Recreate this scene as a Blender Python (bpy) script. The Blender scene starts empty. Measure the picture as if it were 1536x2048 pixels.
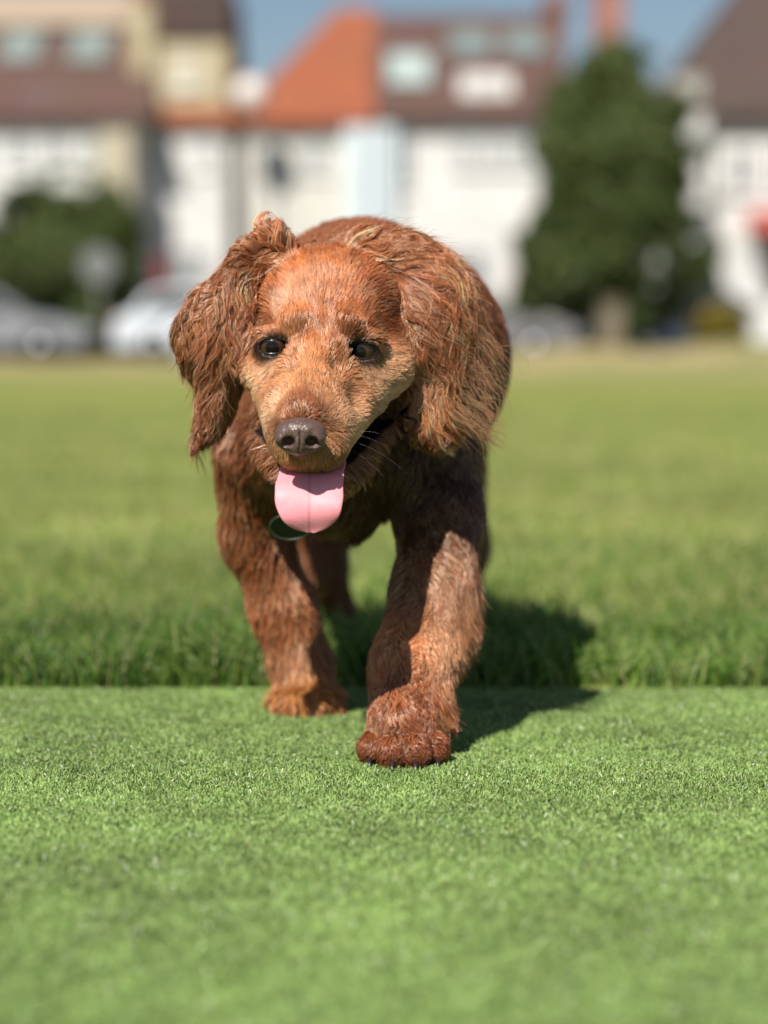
import bpy, bmesh, math, random
import numpy as np
from mathutils import Vector, Matrix, kdtree

sc = bpy.context.scene
col = bpy.data.collections.new("Scene objects")
sc.collection.children.link(col)

# ------------------------------------------------------------------ camera
FPX = 4380.0                      # focal length in photo pixels (1536 x 2048 frame)
PITCH = math.atan(329.0 / FPX)    # tilted slightly down
CAMZ = 0.30
cam_data = bpy.data.cameras.new("camera")
cam = bpy.data.objects.new("camera", cam_data)
sc.collection.objects.link(cam)
cam.location = (0, 0, CAMZ)
cam.rotation_euler = (math.pi / 2 - PITCH, 0, 0)
cam_data.sensor_fit = 'VERTICAL'
cam_data.sensor_height = 36.0
cam_data.lens = 36.0 * FPX / 2048.0
cam_data.clip_start = 0.05
cam_data.clip_end = 3000
cam_data.dof.use_dof = True
cam_data.dof.focus_distance = 1.50
cam_data.dof.aperture_fstop = 3.2
cam_data.dof.aperture_blades = 0
sc.camera = cam

# ------------------------------------------------------------------ world and sun
SUN_EL, SUN_AZ = math.radians(48.5), math.radians(23.5)   # azimuth: from behind the camera towards its left
world = bpy.data.worlds.new("World")
sc.world = world
world.use_nodes = True
nt = world.node_tree
sky = nt.nodes.new('ShaderNodeTexSky')
sky.sky_type = 'NISHITA'
sky.sun_disc = False
sky.sun_elevation = SUN_EL
sky.sun_rotation = math.radians(180) + SUN_AZ
sky.air_density = 1.0
sky.dust_density = 0.7
nt.links.new(sky.outputs[0], nt.nodes['Background'].inputs[0])
nt.nodes['Background'].inputs[1].default_value = 0.053
sd = bpy.data.lights.new("sun", 'SUN')
sd.energy = 4.5
sd.angle = math.radians(0.53)
sd.color = (1.0, 0.95, 0.87)
sun = bpy.data.objects.new("sun", sd)
sc.collection.objects.link(sun)
to_sun = Vector((-math.sin(SUN_AZ) * math.cos(SUN_EL), -math.cos(SUN_AZ) * math.cos(SUN_EL), math.sin(SUN_EL)))
sun.rotation_euler = to_sun.to_track_quat('Z', 'Y').to_euler()

sc.view_settings.view_transform = 'Standard'
sc.view_settings.look = 'None'
sc.view_settings.exposure = 0.55
sc.view_settings.gamma = 1.0
sc.render.engine = 'CYCLES'
sc.cycles.use_denoising = True
sc.cycles.max_bounces = 8
sc.cycles.diffuse_bounces = 3
sc.cycles.glossy_bounces = 3
sc.cycles.transmission_bounces = 6
sc.cycles.transparent_max_bounces = 8
sc.cycles.caustics_reflective = False
sc.cycles.caustics_refractive = False
sc.cycles.sample_clamp_indirect = 6
sc.cycles_curves.shape = 'RIBBONS'

rng = np.random.default_rng(11)
random.seed(5)

# ------------------------------------------------------------------ helpers
def W(px, py, Y):
    """point at depth Y seen at photo pixel (px, py)"""
    ax, az = (px - 768.0) / FPX, -(py - 1024.0) / FPX
    dy = math.cos(PITCH) + az * math.sin(PITCH)
    dz = az * math.cos(PITCH) - math.sin(PITCH)
    s = Y / dy
    return np.array((ax * s, Y, CAMZ + dz * s))

def PXM(Y):                       # metres per photo pixel at depth Y
    return Y / FPX

def link(o, parent=None):
    col.objects.link(o)
    if parent is not None:
        o.parent = parent
        o.matrix_parent_inverse = Matrix.Translation(-Vector(parent.location)) if parent.type == 'EMPTY' and parent.parent is None else Matrix()
    return o

def tag(o, label=None, cat=None, group=None, kind=None):
    if label: o['label'] = label
    if cat: o['category'] = cat
    if group: o['group'] = group
    if kind: o['kind'] = kind
    return o

def empty(name, loc=(0, 0, 0)):
    o = bpy.data.objects.new(name, None)
    o.empty_display_size = 0.1
    o.location = loc
    col.objects.link(o)
    return o

# ------------------------------------------------------------------ materials
MATS = {}
def mat(name, base, rough=0.7, noise=0.0, scale=8.0, bump=0.0, bscale=None, spec=0.4, metal=0.0, coat=0.0, c2=None, sss=0.0):
    """procedural principled material: colour broken up by noise, with bump"""
    if name in MATS: return MATS[name]
    m = bpy.data.materials.new(name)
    m.use_nodes = True
    n, l = m.node_tree.nodes, m.node_tree.links
    b = n['Principled BSDF']
    b.inputs['Roughness'].default_value = rough
    b.inputs['Specular IOR Level'].default_value = spec
    b.inputs['Metallic'].default_value = metal
    b.inputs['Coat Weight'].default_value = coat
    if sss:
        b.inputs['Subsurface Weight'].default_value = sss
        b.inputs['Subsurface Radius'].default_value = (1, .35, .25)
        b.inputs['Subsurface Scale'].default_value = 0.004
    tc = n.new('ShaderNodeTexCoord')
    tx = n.new('ShaderNodeTexNoise'); tx.inputs['Scale'].default_value = scale
    tx.inputs['Detail'].default_value = 6
    l.new(tc.outputs['Object'], tx.inputs['Vector'])
    mx = n.new('ShaderNodeMix'); mx.data_type = 'RGBA'
    c2 = c2 or tuple(c * (1 - noise) for c in base)
    mx.inputs['A'].default_value = (*base, 1); mx.inputs['B'].default_value = (*c2, 1)
    mr = n.new('ShaderNodeMapRange'); mr.inputs['From Min'].default_value = .38; mr.inputs['From Max'].default_value = .62
    l.new(tx.outputs['Fac'], mr.inputs['Value']); l.new(mr.outputs[0], mx.inputs['Factor'])
    l.new(mx.outputs['Result'], b.inputs['Base Color'])
    if bump:
        t2 = n.new('ShaderNodeTexNoise'); t2.inputs['Scale'].default_value = bscale or scale * 4
        l.new(tc.outputs['Object'], t2.inputs['Vector'])
        bp = n.new('ShaderNodeBump'); bp.inputs['Strength'].default_value = bump; bp.inputs['Distance'].default_value = .01
        l.new(t2.outputs['Fac'], bp.inputs['Height']); l.new(bp.outputs[0], b.inputs['Normal'])
    MATS[name] = m
    return m

def mat_tiles(name, c1, c2, sx=.25, sz=.12):
    """courses of roof tiles"""
    if name in MATS: return MATS[name]
    m = bpy.data.materials.new(name); m.use_nodes = True
    n, l = m.node_tree.nodes, m.node_tree.links
    b = n['Principled BSDF']; b.inputs['Roughness'].default_value = .8
    tc = n.new('ShaderNodeTexCoord')
    br = n.new('ShaderNodeTexBrick')
    br.inputs['Color1'].default_value = (*c1, 1); br.inputs['Color2'].default_value = (*c2, 1)
    br.inputs['Mortar'].default_value = (*[c * .45 for c in c1], 1)
    br.inputs['Scale'].default_value = 1; br.inputs['Brick Width'].default_value = sx; br.inputs['Row Height'].default_value = sz
    br.inputs['Mortar Size'].default_value = .012
    mp = n.new('ShaderNodeMapping'); mp.inputs['Rotation'].default_value = (math.radians(90), 0, 0)
    l.new(tc.outputs['Object'], mp.inputs[0]); l.new(mp.outputs[0], br.inputs['Vector'])
    tx = n.new('ShaderNodeTexNoise'); tx.inputs['Scale'].default_value = 1.3; tx.inputs['Detail'].default_value = 5
    l.new(tc.outputs['Object'], tx.inputs['Vector'])
    mx = n.new('ShaderNodeMix'); mx.data_type = 'RGBA'; mx.blend_type = 'MULTIPLY'; mx.inputs['Factor'].default_value = .5
    l.new(br.outputs['Color'], mx.inputs['A']); l.new(tx.outputs['Color'], mx.inputs['B'])
    l.new(br.outputs['Color'], mx.inputs['A'])
    l.new(mx.outputs['Result'], b.inputs['Base Color'])
    bp = n.new('ShaderNodeBump'); bp.inputs['Strength'].default_value = .6
    l.new(br.outputs['Fac'], bp.inputs['Height']); bp.invert = True
    l.new(bp.outputs[0], b.inputs['Normal'])
    MATS[name] = m
    return m

def mat_glass(name, c=(.05, .07, .08)):
    if name in MATS: return MATS[name]
    m = mat(name, c, rough=.08, noise=.3, scale=2, spec=.8)
    return m

def mat_attr(name, rough=.55, spec=.4, transl=0.0, sat=1.0):
    """colour carried by the strands (one colour per blade), for grass"""
    m = bpy.data.materials.new(name); m.use_nodes = True
    n, l = m.node_tree.nodes, m.node_tree.links
    b = n['Principled BSDF']; b.inputs['Roughness'].default_value = rough; b.inputs['Specular IOR Level'].default_value = spec
    at = n.new('ShaderNodeAttribute'); at.attribute_name = 'col'
    l.new(at.outputs['Color'], b.inputs['Base Color'])
    if transl:
        t = n.new('ShaderNodeBsdfTranslucent'); l.new(at.outputs['Color'], t.inputs['Color'])
        mx = n.new('ShaderNodeMixShader'); mx.inputs[0].default_value = transl
        l.new(b.outputs[0], mx.inputs[1]); l.new(t.outputs[0], mx.inputs[2])
        l.new(mx.outputs[0], n['Material Output'].inputs['Surface'])
    return m

def mat_hair(name, rough=.32, radial=.5, coat=0.0):
    m = bpy.data.materials.new(name); m.use_nodes = True
    n, l = m.node_tree.nodes, m.node_tree.links
    h = n['Principled BSDF']
    h.inputs['Roughness'].default_value = .29
    h.inputs['Specular IOR Level'].default_value = 1.0
    h.inputs['Specular Tint'].default_value = (1.0, .84, .72, 1)
    at = n.new('ShaderNodeAttribute'); at.attribute_name = 'col'
    l.new(at.outputs['Color'], h.inputs['Base Color'])
    l.new(h.outputs[0], n['Material Output'].inputs['Surface'])
    return m

# ------------------------------------------------------------------ mesh collector
class MB:
    def __init__(s): s.v = []; s.f = []; s.smooth = []
    def add(s, vs, fs, smooth=False):
        o = len(s.v); s.v += [tuple(v) for v in vs]; s.f += [tuple(i + o for i in f) for f in fs]; s.smooth += [smooth] * len(fs)
        return s
    def box(s, x0, x1, y0, y1, z0, z1):
        v = [(x0, y0, z0), (x1, y0, z0), (x1, y1, z0), (x0, y1, z0), (x0, y0, z1), (x1, y0, z1), (x1, y1, z1), (x0, y1, z1)]
        return s.add(v, [(0, 3, 2, 1), (4, 5, 6, 7), (0, 1, 5, 4), (1, 2, 6, 5), (2, 3, 7, 6), (3, 0, 4, 7)])
    def prism(s, pts, a0, a1, axis='y'):
        """extrude a 2-D outline (list of (u, z)) along x or y"""
        n = len(pts)
        if axis == 'y': v = [(p[0], a0, p[1]) for p in pts] + [(p[0], a1, p[1]) for p in pts]
        else: v = [(a0, p[0], p[1]) for p in pts] + [(a1, p[0], p[1]) for p in pts]
        f = [tuple(range(n)), tuple(range(2 * n - 1, n - 1, -1))] + [(i, (i + 1) % n + 0, (i + 1) % n + n, i + n)[::-1] for i in range(n)]
        return s.add(v, f)
    def tube(s, pts, rads, seg=10, cap=True):
        pts = [Vector(p) for p in pts]
        vs, fs = [], []
        for i, p in enumerate(pts):
            d = (pts[min(i + 1, len(pts) - 1)] - pts[max(i - 1, 0)]).normalized()
            q = d.to_track_quat('Z', 'Y')
            r = rads[i] if hasattr(rads, '__len__') else rads
            for k in range(seg):
                a = 2 * math.pi * k / seg
                vs.append(p + q @ Vector((math.cos(a) * r, math.sin(a) * r, 0)))
        for i in range(len(pts) - 1):
            for k in range(seg):
                a, b = i * seg + k, i * seg + (k + 1) % seg
                fs.append((a, b, b + seg, a + seg))
        if cap:
            fs.append(tuple(range(seg))[::-1]); fs.append(tuple(range((len(pts) - 1) * seg, len(pts) * seg)))
        return s.add(vs, fs, True)
    def build(s, name, m, parent=None, smooth=None, bevel=0):
        me = bpy.data.meshes.new(name)
        me.from_pydata(s.v, [], s.f)
        me.polygons.foreach_set('use_smooth', [bool(x) if smooth is None else smooth for x in s.smooth])
        bm = bmesh.new(); bm.from_mesh(me); bmesh.ops.recalc_face_normals(bm, faces=bm.faces)
        if bevel: bmesh.ops.bevel(bm, geom=bm.edges[:], offset=bevel, segments=2, affect='EDGES')
        bm.to_mesh(me); bm.free()
        me.materials.append(m)
        o = bpy.data.objects.new(name, me)
        return link(o, parent)

def mesh_np(name, v, f, m, parent=None, smooth=True):
    me = bpy.data.meshes.new(name)
    v = np.asarray(v, np.float32); f = np.asarray(f, np.int32)
    k = f.shape[1]
    me.vertices.add(len(v)); me.vertices.foreach_set('co', v.ravel())
    me.loops.add(f.size); me.loops.foreach_set('vertex_index', f.ravel())
    me.polygons.add(len(f)); me.polygons.foreach_set('loop_start', np.arange(0, f.size, k, dtype=np.int32))
    me.polygons.foreach_set('use_smooth', np.full(len(f), smooth))
    me.update(calc_edges=True); me.validate()
    me.materials.append(m)
    o = bpy.data.objects.new(name, me)
    return link(o, parent)

def strands(name, P, R, C, m, parent=None):
    """P: n x k x 3 strand points, R: n x k radii, C: n x k x 3 colours -> one hair curves object"""
    n, k = P.shape[:2]
    hc = bpy.data.hair_curves.new(name)
    hc.add_curves([k] * n)
    hc.attributes['position'].data.foreach_set('vector', P.astype(np.float32).ravel())
    a = hc.attributes.get('radius') or hc.attributes.new('radius', 'FLOAT', 'POINT')
    a.data.foreach_set('value', R.astype(np.float32).ravel())
    c = hc.attributes.new('col', 'FLOAT_COLOR', 'POINT')
    C4 = np.ones((n * k, 4), np.float32); C4[:, :3] = C.reshape(-1, 3)
    c.data.foreach_set('color', C4.ravel())
    hc.materials.append(m)
    o = bpy.data.objects.new(name, hc)
    return link(o, parent)

# smooth value noise on points
class Noise:
    def __init__(s, seed):
        s.t = np.random.default_rng(seed).random((32, 32, 32, 3)).astype(np.float32) * 2 - 1
    def __call__(s, p, freq):
        q = np.asarray(p) * freq
        i = np.floor(q).astype(int); f = q - i; f = f * f * (3 - 2 * f)
        out = 0
        for dx in (0, 1):
            for dy in (0, 1):
                for dz in (0, 1):
                    w = (f[..., 0] if dx else 1 - f[..., 0]) * (f[..., 1] if dy else 1 - f[..., 1]) * (f[..., 2] if dz else 1 - f[..., 2])
                    out = out + w[..., None] * s.t[(i[..., 0] + dx) % 32, (i[..., 1] + dy) % 32, (i[..., 2] + dz) % 32]
        return out
NZ = Noise(3); NZ2 = Noise(17)
# ================================================================== GROUND
EDGE_Y = W(768, 1372, 1)[1]
_a = math.atan(362 / FPX) + PITCH
EDGE_Y = CAMZ / math.tan(_a)           # where the artificial turf stops (about 1.93 m)

def lawn_mat():
    m = bpy.data.materials.new('lawn'); m.use_nodes = True
    n, l = m.node_tree.nodes, m.node_tree.links
    b = n['Principled BSDF']; b.inputs['Roughness'].default_value = .9; b.inputs['Specular IOR Level'].default_value = .1
    tc = n.new('ShaderNodeTexCoord')
    def nz(s, d=5):
        t = n.new('ShaderNodeTexNoise'); t.inputs['Scale'].default_value = s; t.inputs['Detail'].default_value = d
        l.new(tc.outputs['Object'], t.inputs['Vector']); return t
    def mix(a, bcol, fac, lo, hi):
        mr = n.new('ShaderNodeMapRange'); mr.inputs['From Min'].default_value = lo; mr.inputs['From Max'].default_value = hi
        l.new(fac, mr.inputs['Value'])
        mx = n.new('ShaderNodeMix'); mx.data_type = 'RGBA'
        if isinstance(a, tuple): mx.inputs['A'].default_value = (*a, 1)
        else: l.new(a, mx.inputs['A'])
        mx.inputs['B'].default_value = (*bcol, 1); l.new(mr.outputs[0], mx.inputs['Factor'])
        return mx.outputs['Result']
    c = mix((.195, .225, .055), (.25, .255, .075), nz(.9).outputs['Fac'], .4, .62)
    c = mix(c, (.155, .21, .045), nz(7).outputs['Fac'], .5, .7)
    c = mix(c, (.36, .33, .13), nz(.35, 3).outputs['Fac'], .56, .75)
    l.new(c, b.inputs['Base Color'])
    bp = n.new('ShaderNodeBump'); bp.inputs['Strength'].default_value = .5; bp.inputs['Distance'].default_value = .02
    l.new(nz(60).outputs['Fac'], bp.inputs['Height']); l.new(bp.outputs[0], b.inputs['Normal'])
    return m

def sheet(name, x0, x1, y0, y1, z, m, nx=1, ny=1, zf=None):
    xs = np.linspace(x0, x1, nx + 1); ys = np.linspace(y0, y1, ny + 1)
    X, Yg = np.meshgrid(xs, ys, indexing='ij')
    Z = np.full_like(X, z) if zf is None else zf(X, Yg)
    v = np.stack([X, Yg, Z], -1).reshape(-1, 3)
    I = np.arange((nx + 1) * (ny + 1)).reshape(nx + 1, ny + 1)
    f = np.stack([I[:-1, :-1], I[1:, :-1], I[1:, 1:], I[:-1, 1:]], -1).reshape(-1, 4)
    o = mesh_np(name, v, f, m)
    tag(o, kind='structure')
    return o

soil = mat('soil', (.045, .055, .02), rough=1, noise=.5, scale=30)
sheet('ground', -1500, 1500, -20, 2500, -0.012, soil)
sheet('lawn', -60, 60, EDGE_Y + .004, 22.5, 0.0, lawn_mat(), 2, 2)
turf_m = mat('turf_backing', (.135, .21, .05), rough=.95, noise=.35, scale=400, spec=.1)
sheet('artificial_turf', -3, 3, -.6, EDGE_Y, 0.0, turf_m)

# artificial turf pile: short curled fibres
def pile():
    xs, ys = [], []
    ycur = .72
    n = 460000
    u = rng.random(n)
    y = .74 + (EDGE_Y - .74) * u
    half = .20 * y + .05 + .10
    x = (rng.random(n) * 2 - 1) * half
    n2 = 60000
    y2 = .5 + (EDGE_Y - .5) * rng.random(n2); x2 = (rng.random(n2) * 2 - 1) * 1.1
    x = np.concatenate([x, x2]); y = np.concatenate([y, y2])
    n = len(x)
    root = np.stack([x, y, np.zeros(n)], -1)
    ang = rng.random(n) * 2 * math.pi
    L = .004 + .0035 * rng.random(n)
    lean = .10 + .50 * rng.random(n)
    k = 4
    t = np.linspace(0, 1, k)
    P = np.zeros((n, k, 3))
    curl = rng.normal(0, 2.0, n)
    for i, tt in enumerate(t):
        a = ang + curl * tt
        P[:, i, 0] = x + np.cos(a) * L * lean * tt ** 1.3
        P[:, i, 1] = y + np.sin(a) * L * lean * tt ** 1.3
        P[:, i, 2] = -.0005 + L * (tt * 1.0 - .35 * lean * tt * tt)
    r = (.00040 + .00018 * rng.random(n))[:, None] * np.array([1, 1, .9, .55])[None]
    N = NZ(root, 9)[:, 0]; N2 = NZ2(root, 60)[:, 0]
    v = (rng.random(n) ** 1.1)
    c1 = np.array([.085, .150, .028]); c2 = np.array([.37, .53, .165])
    c = c1 + (c2 - c1) * v[:, None]
    c = c * (1 + .18 * N[:, None] + .22 * N2[:, None])
    yel = rng.random(n) < .10
    c[yel] = np.array([.34, .40, .13]) * (.7 + .5 * rng.random((yel.sum(), 1)))
    pale = rng.random(n) < .014
    c[pale] = np.array([.70, .76, .55])  # a few near-white fibres paint sparkle onto the turf
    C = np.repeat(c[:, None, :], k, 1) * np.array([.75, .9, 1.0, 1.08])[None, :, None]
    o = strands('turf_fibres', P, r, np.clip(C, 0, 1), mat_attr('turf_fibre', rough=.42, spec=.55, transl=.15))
    tag(o, 'short curled green fibres of the artificial turf in the foreground', 'artificial grass', kind='stuff')
pile()

def blades(name, n, yr, half_fn, Lr, wr, cset, label, k=5, clump=0.0, seed=1, dens=None, zf=0):
    g = np.random.default_rng(seed)
    u = g.random(n)
    y = yr[0] + (yr[1] - yr[0]) * u ** (dens or 1)
    x = (g.random(n) * 2 - 1) * half_fn(y)
    if name == 'long_grass': y = y + .030 * np.abs(NZ(np.stack([x, y * 0, y * 0], -1), 17)[:, 0]) + .006 * g.random(n)
    root = np.stack([x, y, np.zeros(n) - .002], -1)
    N = NZ(root, 4.0); N2 = NZ2(root, 14.0)
    L = (Lr[0] + (Lr[1] - Lr[0]) * g.random(n) ** 1.4) * (1 + .35 * N[:, 0] + .25 * N2[:, 1])
    a = g.random(n) * 2 * math.pi
    a = a + N2[:, 0] * 2
    bend = .15 + .75 * g.random(n) ** 1.5
    P = np.zeros((n, k, 3))
    for i, tt in enumerate(np.linspace(0, 1, k)):
        h = bend * tt ** 2
        P[:, i, 0] = x + np.cos(a) * L * h + clump * N[:, 1] * L * tt
        P[:, i, 1] = y + np.sin(a) * L * h
        P[:, i, 2] = -.002 + L * tt * (1 - .35 * bend * tt)
    w = (wr[0] + (wr[1] - wr[0]) * g.random(n))
    r = w[:, None] * np.linspace(1, .15, k)[None] ** .7
    sel = g.integers(0, len(cset), n)
    c = np.array(cset)[sel] * (.75 + .5 * g.random((n, 1))) * (1 + .25 * N[:, 2:3])
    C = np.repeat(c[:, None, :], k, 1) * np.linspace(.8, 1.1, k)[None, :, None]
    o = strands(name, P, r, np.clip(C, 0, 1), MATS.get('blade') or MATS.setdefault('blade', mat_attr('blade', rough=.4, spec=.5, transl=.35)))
    tag(o, label, 'grass', kind='stuff')
    return o
G1 = [(.10, .20, .03), (.14, .25, .04), (.055, .13, .02), (.18, .27, .05), (.26, .30, .10)]
G2 = [(.27, .35, .08), (.32, .37, .10), (.38, .39, .13), (.21, .30, .06), (.46, .42, .20)]
# unmown rim of real grass along the edge of the turf, then the mown field
blades('long_grass', 10000, (EDGE_Y + .004, EDGE_Y + .26), lambda y: .62 + 0 * y, (.018, .062), (.0009, .0019), G1,
       'unmown dark green grass along the edge of the artificial turf', seed=2, clump=.4)
blades('meadow_grass', 20000, (EDGE_Y + .15, 3.2), lambda y: .25 * y + .3, (.02, .045), (.0009, .0018), G1 + G2,
       'real grass just behind the long rim beside the turf', seed=3, clump=.3)
blades('field_grass', 45000, (2.9, 11), lambda y: .22 * y + .4, (.015, .032), (.0016, .0030), G2,
       'mown lighter green grass of the playing field', seed=4, dens=1.5, k=4)

# dry bank at the far side of the field, road, pavement
def bank_z(X, Y_):
    h = np.exp(-((Y_ - 29.0) / 2.6) ** 2)
    amp = .13 + .20 * (1 / (1 + np.exp(-(X - 0.3) * 1.2)))
    return h * amp * (1 + .25 * np.sin(X * .9 + 1) * np.sin(X * 2.3)) - .004
dry = mat('dry_grass', (.36, .28, .14), rough=1, noise=.25, scale=.8, c2=(.20, .21, .08), spec=.1, bump=.4, bscale=20)
sheet('dry_verge', -60, 60, 22.0, 35.0, 0, dry, 240, 24, zf=bank_z)
asphalt = mat('asphalt', (.055, .055, .06), rough=.9, noise=.3, scale=6, bump=.2)
sheet('road', -80, 80, 35.0, 45.5, 0.004, asphalt)
pave = mat('paving', (.24, .22, .20), rough=.9, noise=.25, scale=3, bump=.1)
mb = MB().box(-80, 80, 45.5, 48.3, -.01, .12)
tag(mb.build('pavement', pave), kind='structure')
garden = mat('garden_ground', (.16, .14, .10), rough=1, noise=.4, scale=2)
sheet('front_gardens', -80, 80, 48.3, 80.0, 0.02, garden)

# ================================================================== TOWN
def X(px, Y): return (px - 768.0) / FPX * Y
def Z(py, Y): return CAMZ + (695.0 - py) / FPX * Y

white = mat('white_render', (.70, .69, .66), rough=.85, noise=.10, scale=1.2, bump=.15, bscale=30)
cream = mat('cream_render', (.64, .625, .56), rough=.85, noise=.10, scale=1.2, bump=.15, bscale=30)
bluew = mat('pale_blue_render', (.62, .70, .73), rough=.85, noise=.08, scale=1.2)
beige = mat('beige_render', (.50, .43, .28), rough=.9, noise=.18, scale=1.0, bump=.1)
brownt = mat_tiles('brown_tiles', (.17, .088, .066), (.135, .076, .062))
darkt = mat_tiles('dark_tiles', (.12, .075, .06), (.10, .065, .055))
oranget = mat_tiles('orange_tiles', (.45, .135, .055), (.38, .11, .045))
brickm = mat_tiles('brick', (.32, .13, .075), (.26, .10, .06), .22, .075)
pinkb = mat_tiles('pink_brick', (.58, .28, .22), (.52, .25, .20), .22, .075)
frame = mat('window_frame_white', (.70, .70, .68), rough=.4, noise=.05)
glass = mat_glass('window_glass', (.10, .13, .15))
blind = mat('window_blind', (.27, .29, .30), rough=.5, noise=.15, scale=3)
rglass = mat('rooflight_glass', (.22, .28, .27), rough=.25, noise=.2, scale=2, spec=.7)
pipe = mat('drainpipe', (.10, .085, .07), rough=.6)
stone = mat('garden_wall_brick', (.22, .13, .10), rough=.9, noise=.35, scale=5, bump=.2)

def window(parent, x0, x1, z0, z1, y, pane=None, cross=True, proud=.04):
    """frame with sill, pane set in the middle; y = wall face"""
    t = .06
    m = MB()
    m.box(x0, x1, y - proud, y + .02, z0, z0 + t); m.box(x0, x1, y - proud, y + .02, z1 - t, z1)
    m.box(x0, x0 + t, y - proud, y + .02, z0 + t, z1 - t); m.box(x1 - t, x1, y - proud, y + .02, z0 + t, z1 - t)
    if cross:
        xm = (x0 + x1) / 2; m.box(xm - .03, xm + .03, y - proud + .003, y + .018, z0 + t, z1 - t)
        zm = z0 + (z1 - z0) * .68
        m.box(x0 + t, xm - .03, y - proud + .006, y + .015, zm - .025, zm + .025)
        m.box(xm + .03, x1 - t, y - proud + .006, y + .015, zm - .025, zm + .025)
    f = m.build('window', frame, parent)
    MB().box(x0 + .02, x1 - .02, y - .012, y - .004, z0 + .02, z1 - .02).build('pane', pane or glass, f)
    MB().box(x0 - .05, x1 + .05, y - proud - .06, y + .01, z0 - .07, z0 - .003).build('sill', frame, f)
    return f

def door(parent, x0, x1, z1, y, m):
    d = MB().box(x0, x1, y - .03, y + .02, .05, z1).box(x0 + .12, x1 - .12, y - .045, y - .028, .3, z1 * .5).build('door', m, parent)
    MB().tube([(x1 - .12, y - .03, 1.0), (x1 - .12, y - .09, 1.0)], .03, 8).build('handle', pipe, d)
    MB().box(x0 + .15, x1 - .15, y - .05, y - .028, z1 * .58, z1 - .2).build('door_glass', glass, d)
    return d

def roof_gable(parent, x0, x1, y0, y1, ze, zr, m, hipl=0, hipr=0, th=.14, name='roof'):
    """ridge parallel to the street, thick slopes; hips of the given lengths"""
    ym = (y0 + y1) / 2
    a, b, c, d = (x0, y0, ze), (x1, y0, ze), (x1, y1, ze), (x0, y1, ze)
    r0, r1 = (x0 + hipl, ym, zr), (x1 - hipr, ym, zr)
    top = [a, b, c, d, r0, r1]
    v = top + [(p[0], p[1], p[2] - th) for p in top[:4]]
    f = [(0, 1, 5, 4), (1, 2, 5), (2, 3, 4, 5), (3, 0, 4), (0, 6, 7, 1), (1, 7, 8, 2), (2, 8, 9, 3), (3, 9, 6, 0), (6, 9, 8, 7)]
    return MB().add(v, f).build(name, m, parent)

def slope_y(y0, ym, ze, zr, z): return y0 + (ym - y0) * (z - ze) / (zr - ze)

def rooflight(parent, x0, x1, z0, z1, y0, ym, ze, zr, pane=rglass):
    """a window lying on the front slope"""
    ang = math.atan2(zr - ze, ym - y0)
    nrm = Vector((0, -math.sin(ang), math.cos(ang)))
    def pt(x, z, o): return Vector((x, slope_y(y0, ym, ze, zr, z), z)) + nrm * o
    def slab(m, xa, xb, za, zb, o0, o1):
        v = [pt(xa, za, o0), pt(xb, za, o0), pt(xb, zb, o0), pt(xa, zb, o0), pt(xa, za, o1), pt(xb, za, o1), pt(xb, zb, o1), pt(xa, zb, o1)]
        return m.add(v, [(0, 3, 2, 1), (4, 5, 6, 7), (0, 1, 5, 4), (1, 2, 6, 5), (2, 3, 7, 6), (3, 0, 4, 7)])
    m = MB(); t = .07
    slab(m, x0, x1, z0, z0 + t, .0, .09); slab(m, x0, x1, z1 - t, z1, .0, .09)
    slab(m, x0, x0 + t, z0 + t, z1 - t, .0, .09); slab(m, x1 - t, x1, z0 + t, z1 - t, .0, .09)
    f = m.build('rooflight', mat('rooflight_frame', (.16, .16, .16), rough=.5), parent)
    slab(MB(), x0 + .03, x1 - .03, z0 + .03, z1 - .03, .02, .055).build('pane', pane, f)
    return f

def chimney(parent, x0, x1, y0, y1, z0, z1, m, pots=2):
    c = MB().box(x0, x1, y0, y1, z0, z1 - .12).box(x0 - .06, x1 + .06, y0 - .06, y1 + .06, z1 - .12, z1).build('chimney', m, parent)
    for i in range(pots):
        xx = x0 + (x1 - x0) * (i + .5) / pots
        MB().tube([(xx, (y0 + y1) / 2, z1), (xx, (y0 + y1) / 2, z1 + .35)], [.12, .10], 10).build('chimney_pot', oranget, c)
    return c

def house(name, label, x0, x1, y0, depth, ze, wallm, group='houses along the far side of the field'):
    r = empty(name, ((x0 + x1) / 2, y0 + depth / 2, 0))
    tag(r, label, 'house', group)
    MB().box(x0, x1, y0, y0 + depth, -.02, ze - .15).build('wall', wallm, r)
    return r

# ---- house at the left edge: brown roof, two rooflights, white first floor
Y0 = 49.0
hA = house('terraced_house', 'house at the left edge with brown roof, two rooflights and white walls', X(-330, Y0), X(282, Y0), Y0, 8, Z(238, Y0), white)
ze, zr, ym = Z(238, Y0), Z(48, Y0 + 4), Y0 + 4
roof_gable(hA, X(-350, Y0), X(318, Y0), Y0 - .3, Y0 + 8.3, ze, zr, brownt, hipl=1.5, hipr=.45)
for px in (2, 138):
    rooflight(hA, X(px, Y0 + 2), X(px + 84, Y0 + 2), Z(138, Y0 + 2), Z(60, Y0 + 3), Y0 - .3, ym, ze, zr)
mb = MB().box(X(-90, Y0), X(248, Y0), Y0 + 3.2, Y0 + 6, Z(60, Y0 + 3), Z(-8, Y0 + 3.2)); mb.build('loft_extension', mat('loft_cladding', (.50, .39, .30), rough=.8, noise=.1), hA)
chimney(hA, X(252, Y0), X(298, Y0), Y0 + 1.4, Y0 + 2.6, Z(150, Y0 + 1), Z(10, Y0 + 1.4), beige, 2)
MB().box(X(40, Y0), X(140, Y0), Y0 + .5, Y0 + 1.7, Z(228, Y0), Z(182, Y0)).build('dormer', mat('lead_grey', (.16, .15, .155), rough=.6, noise=.2), hA)
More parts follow.
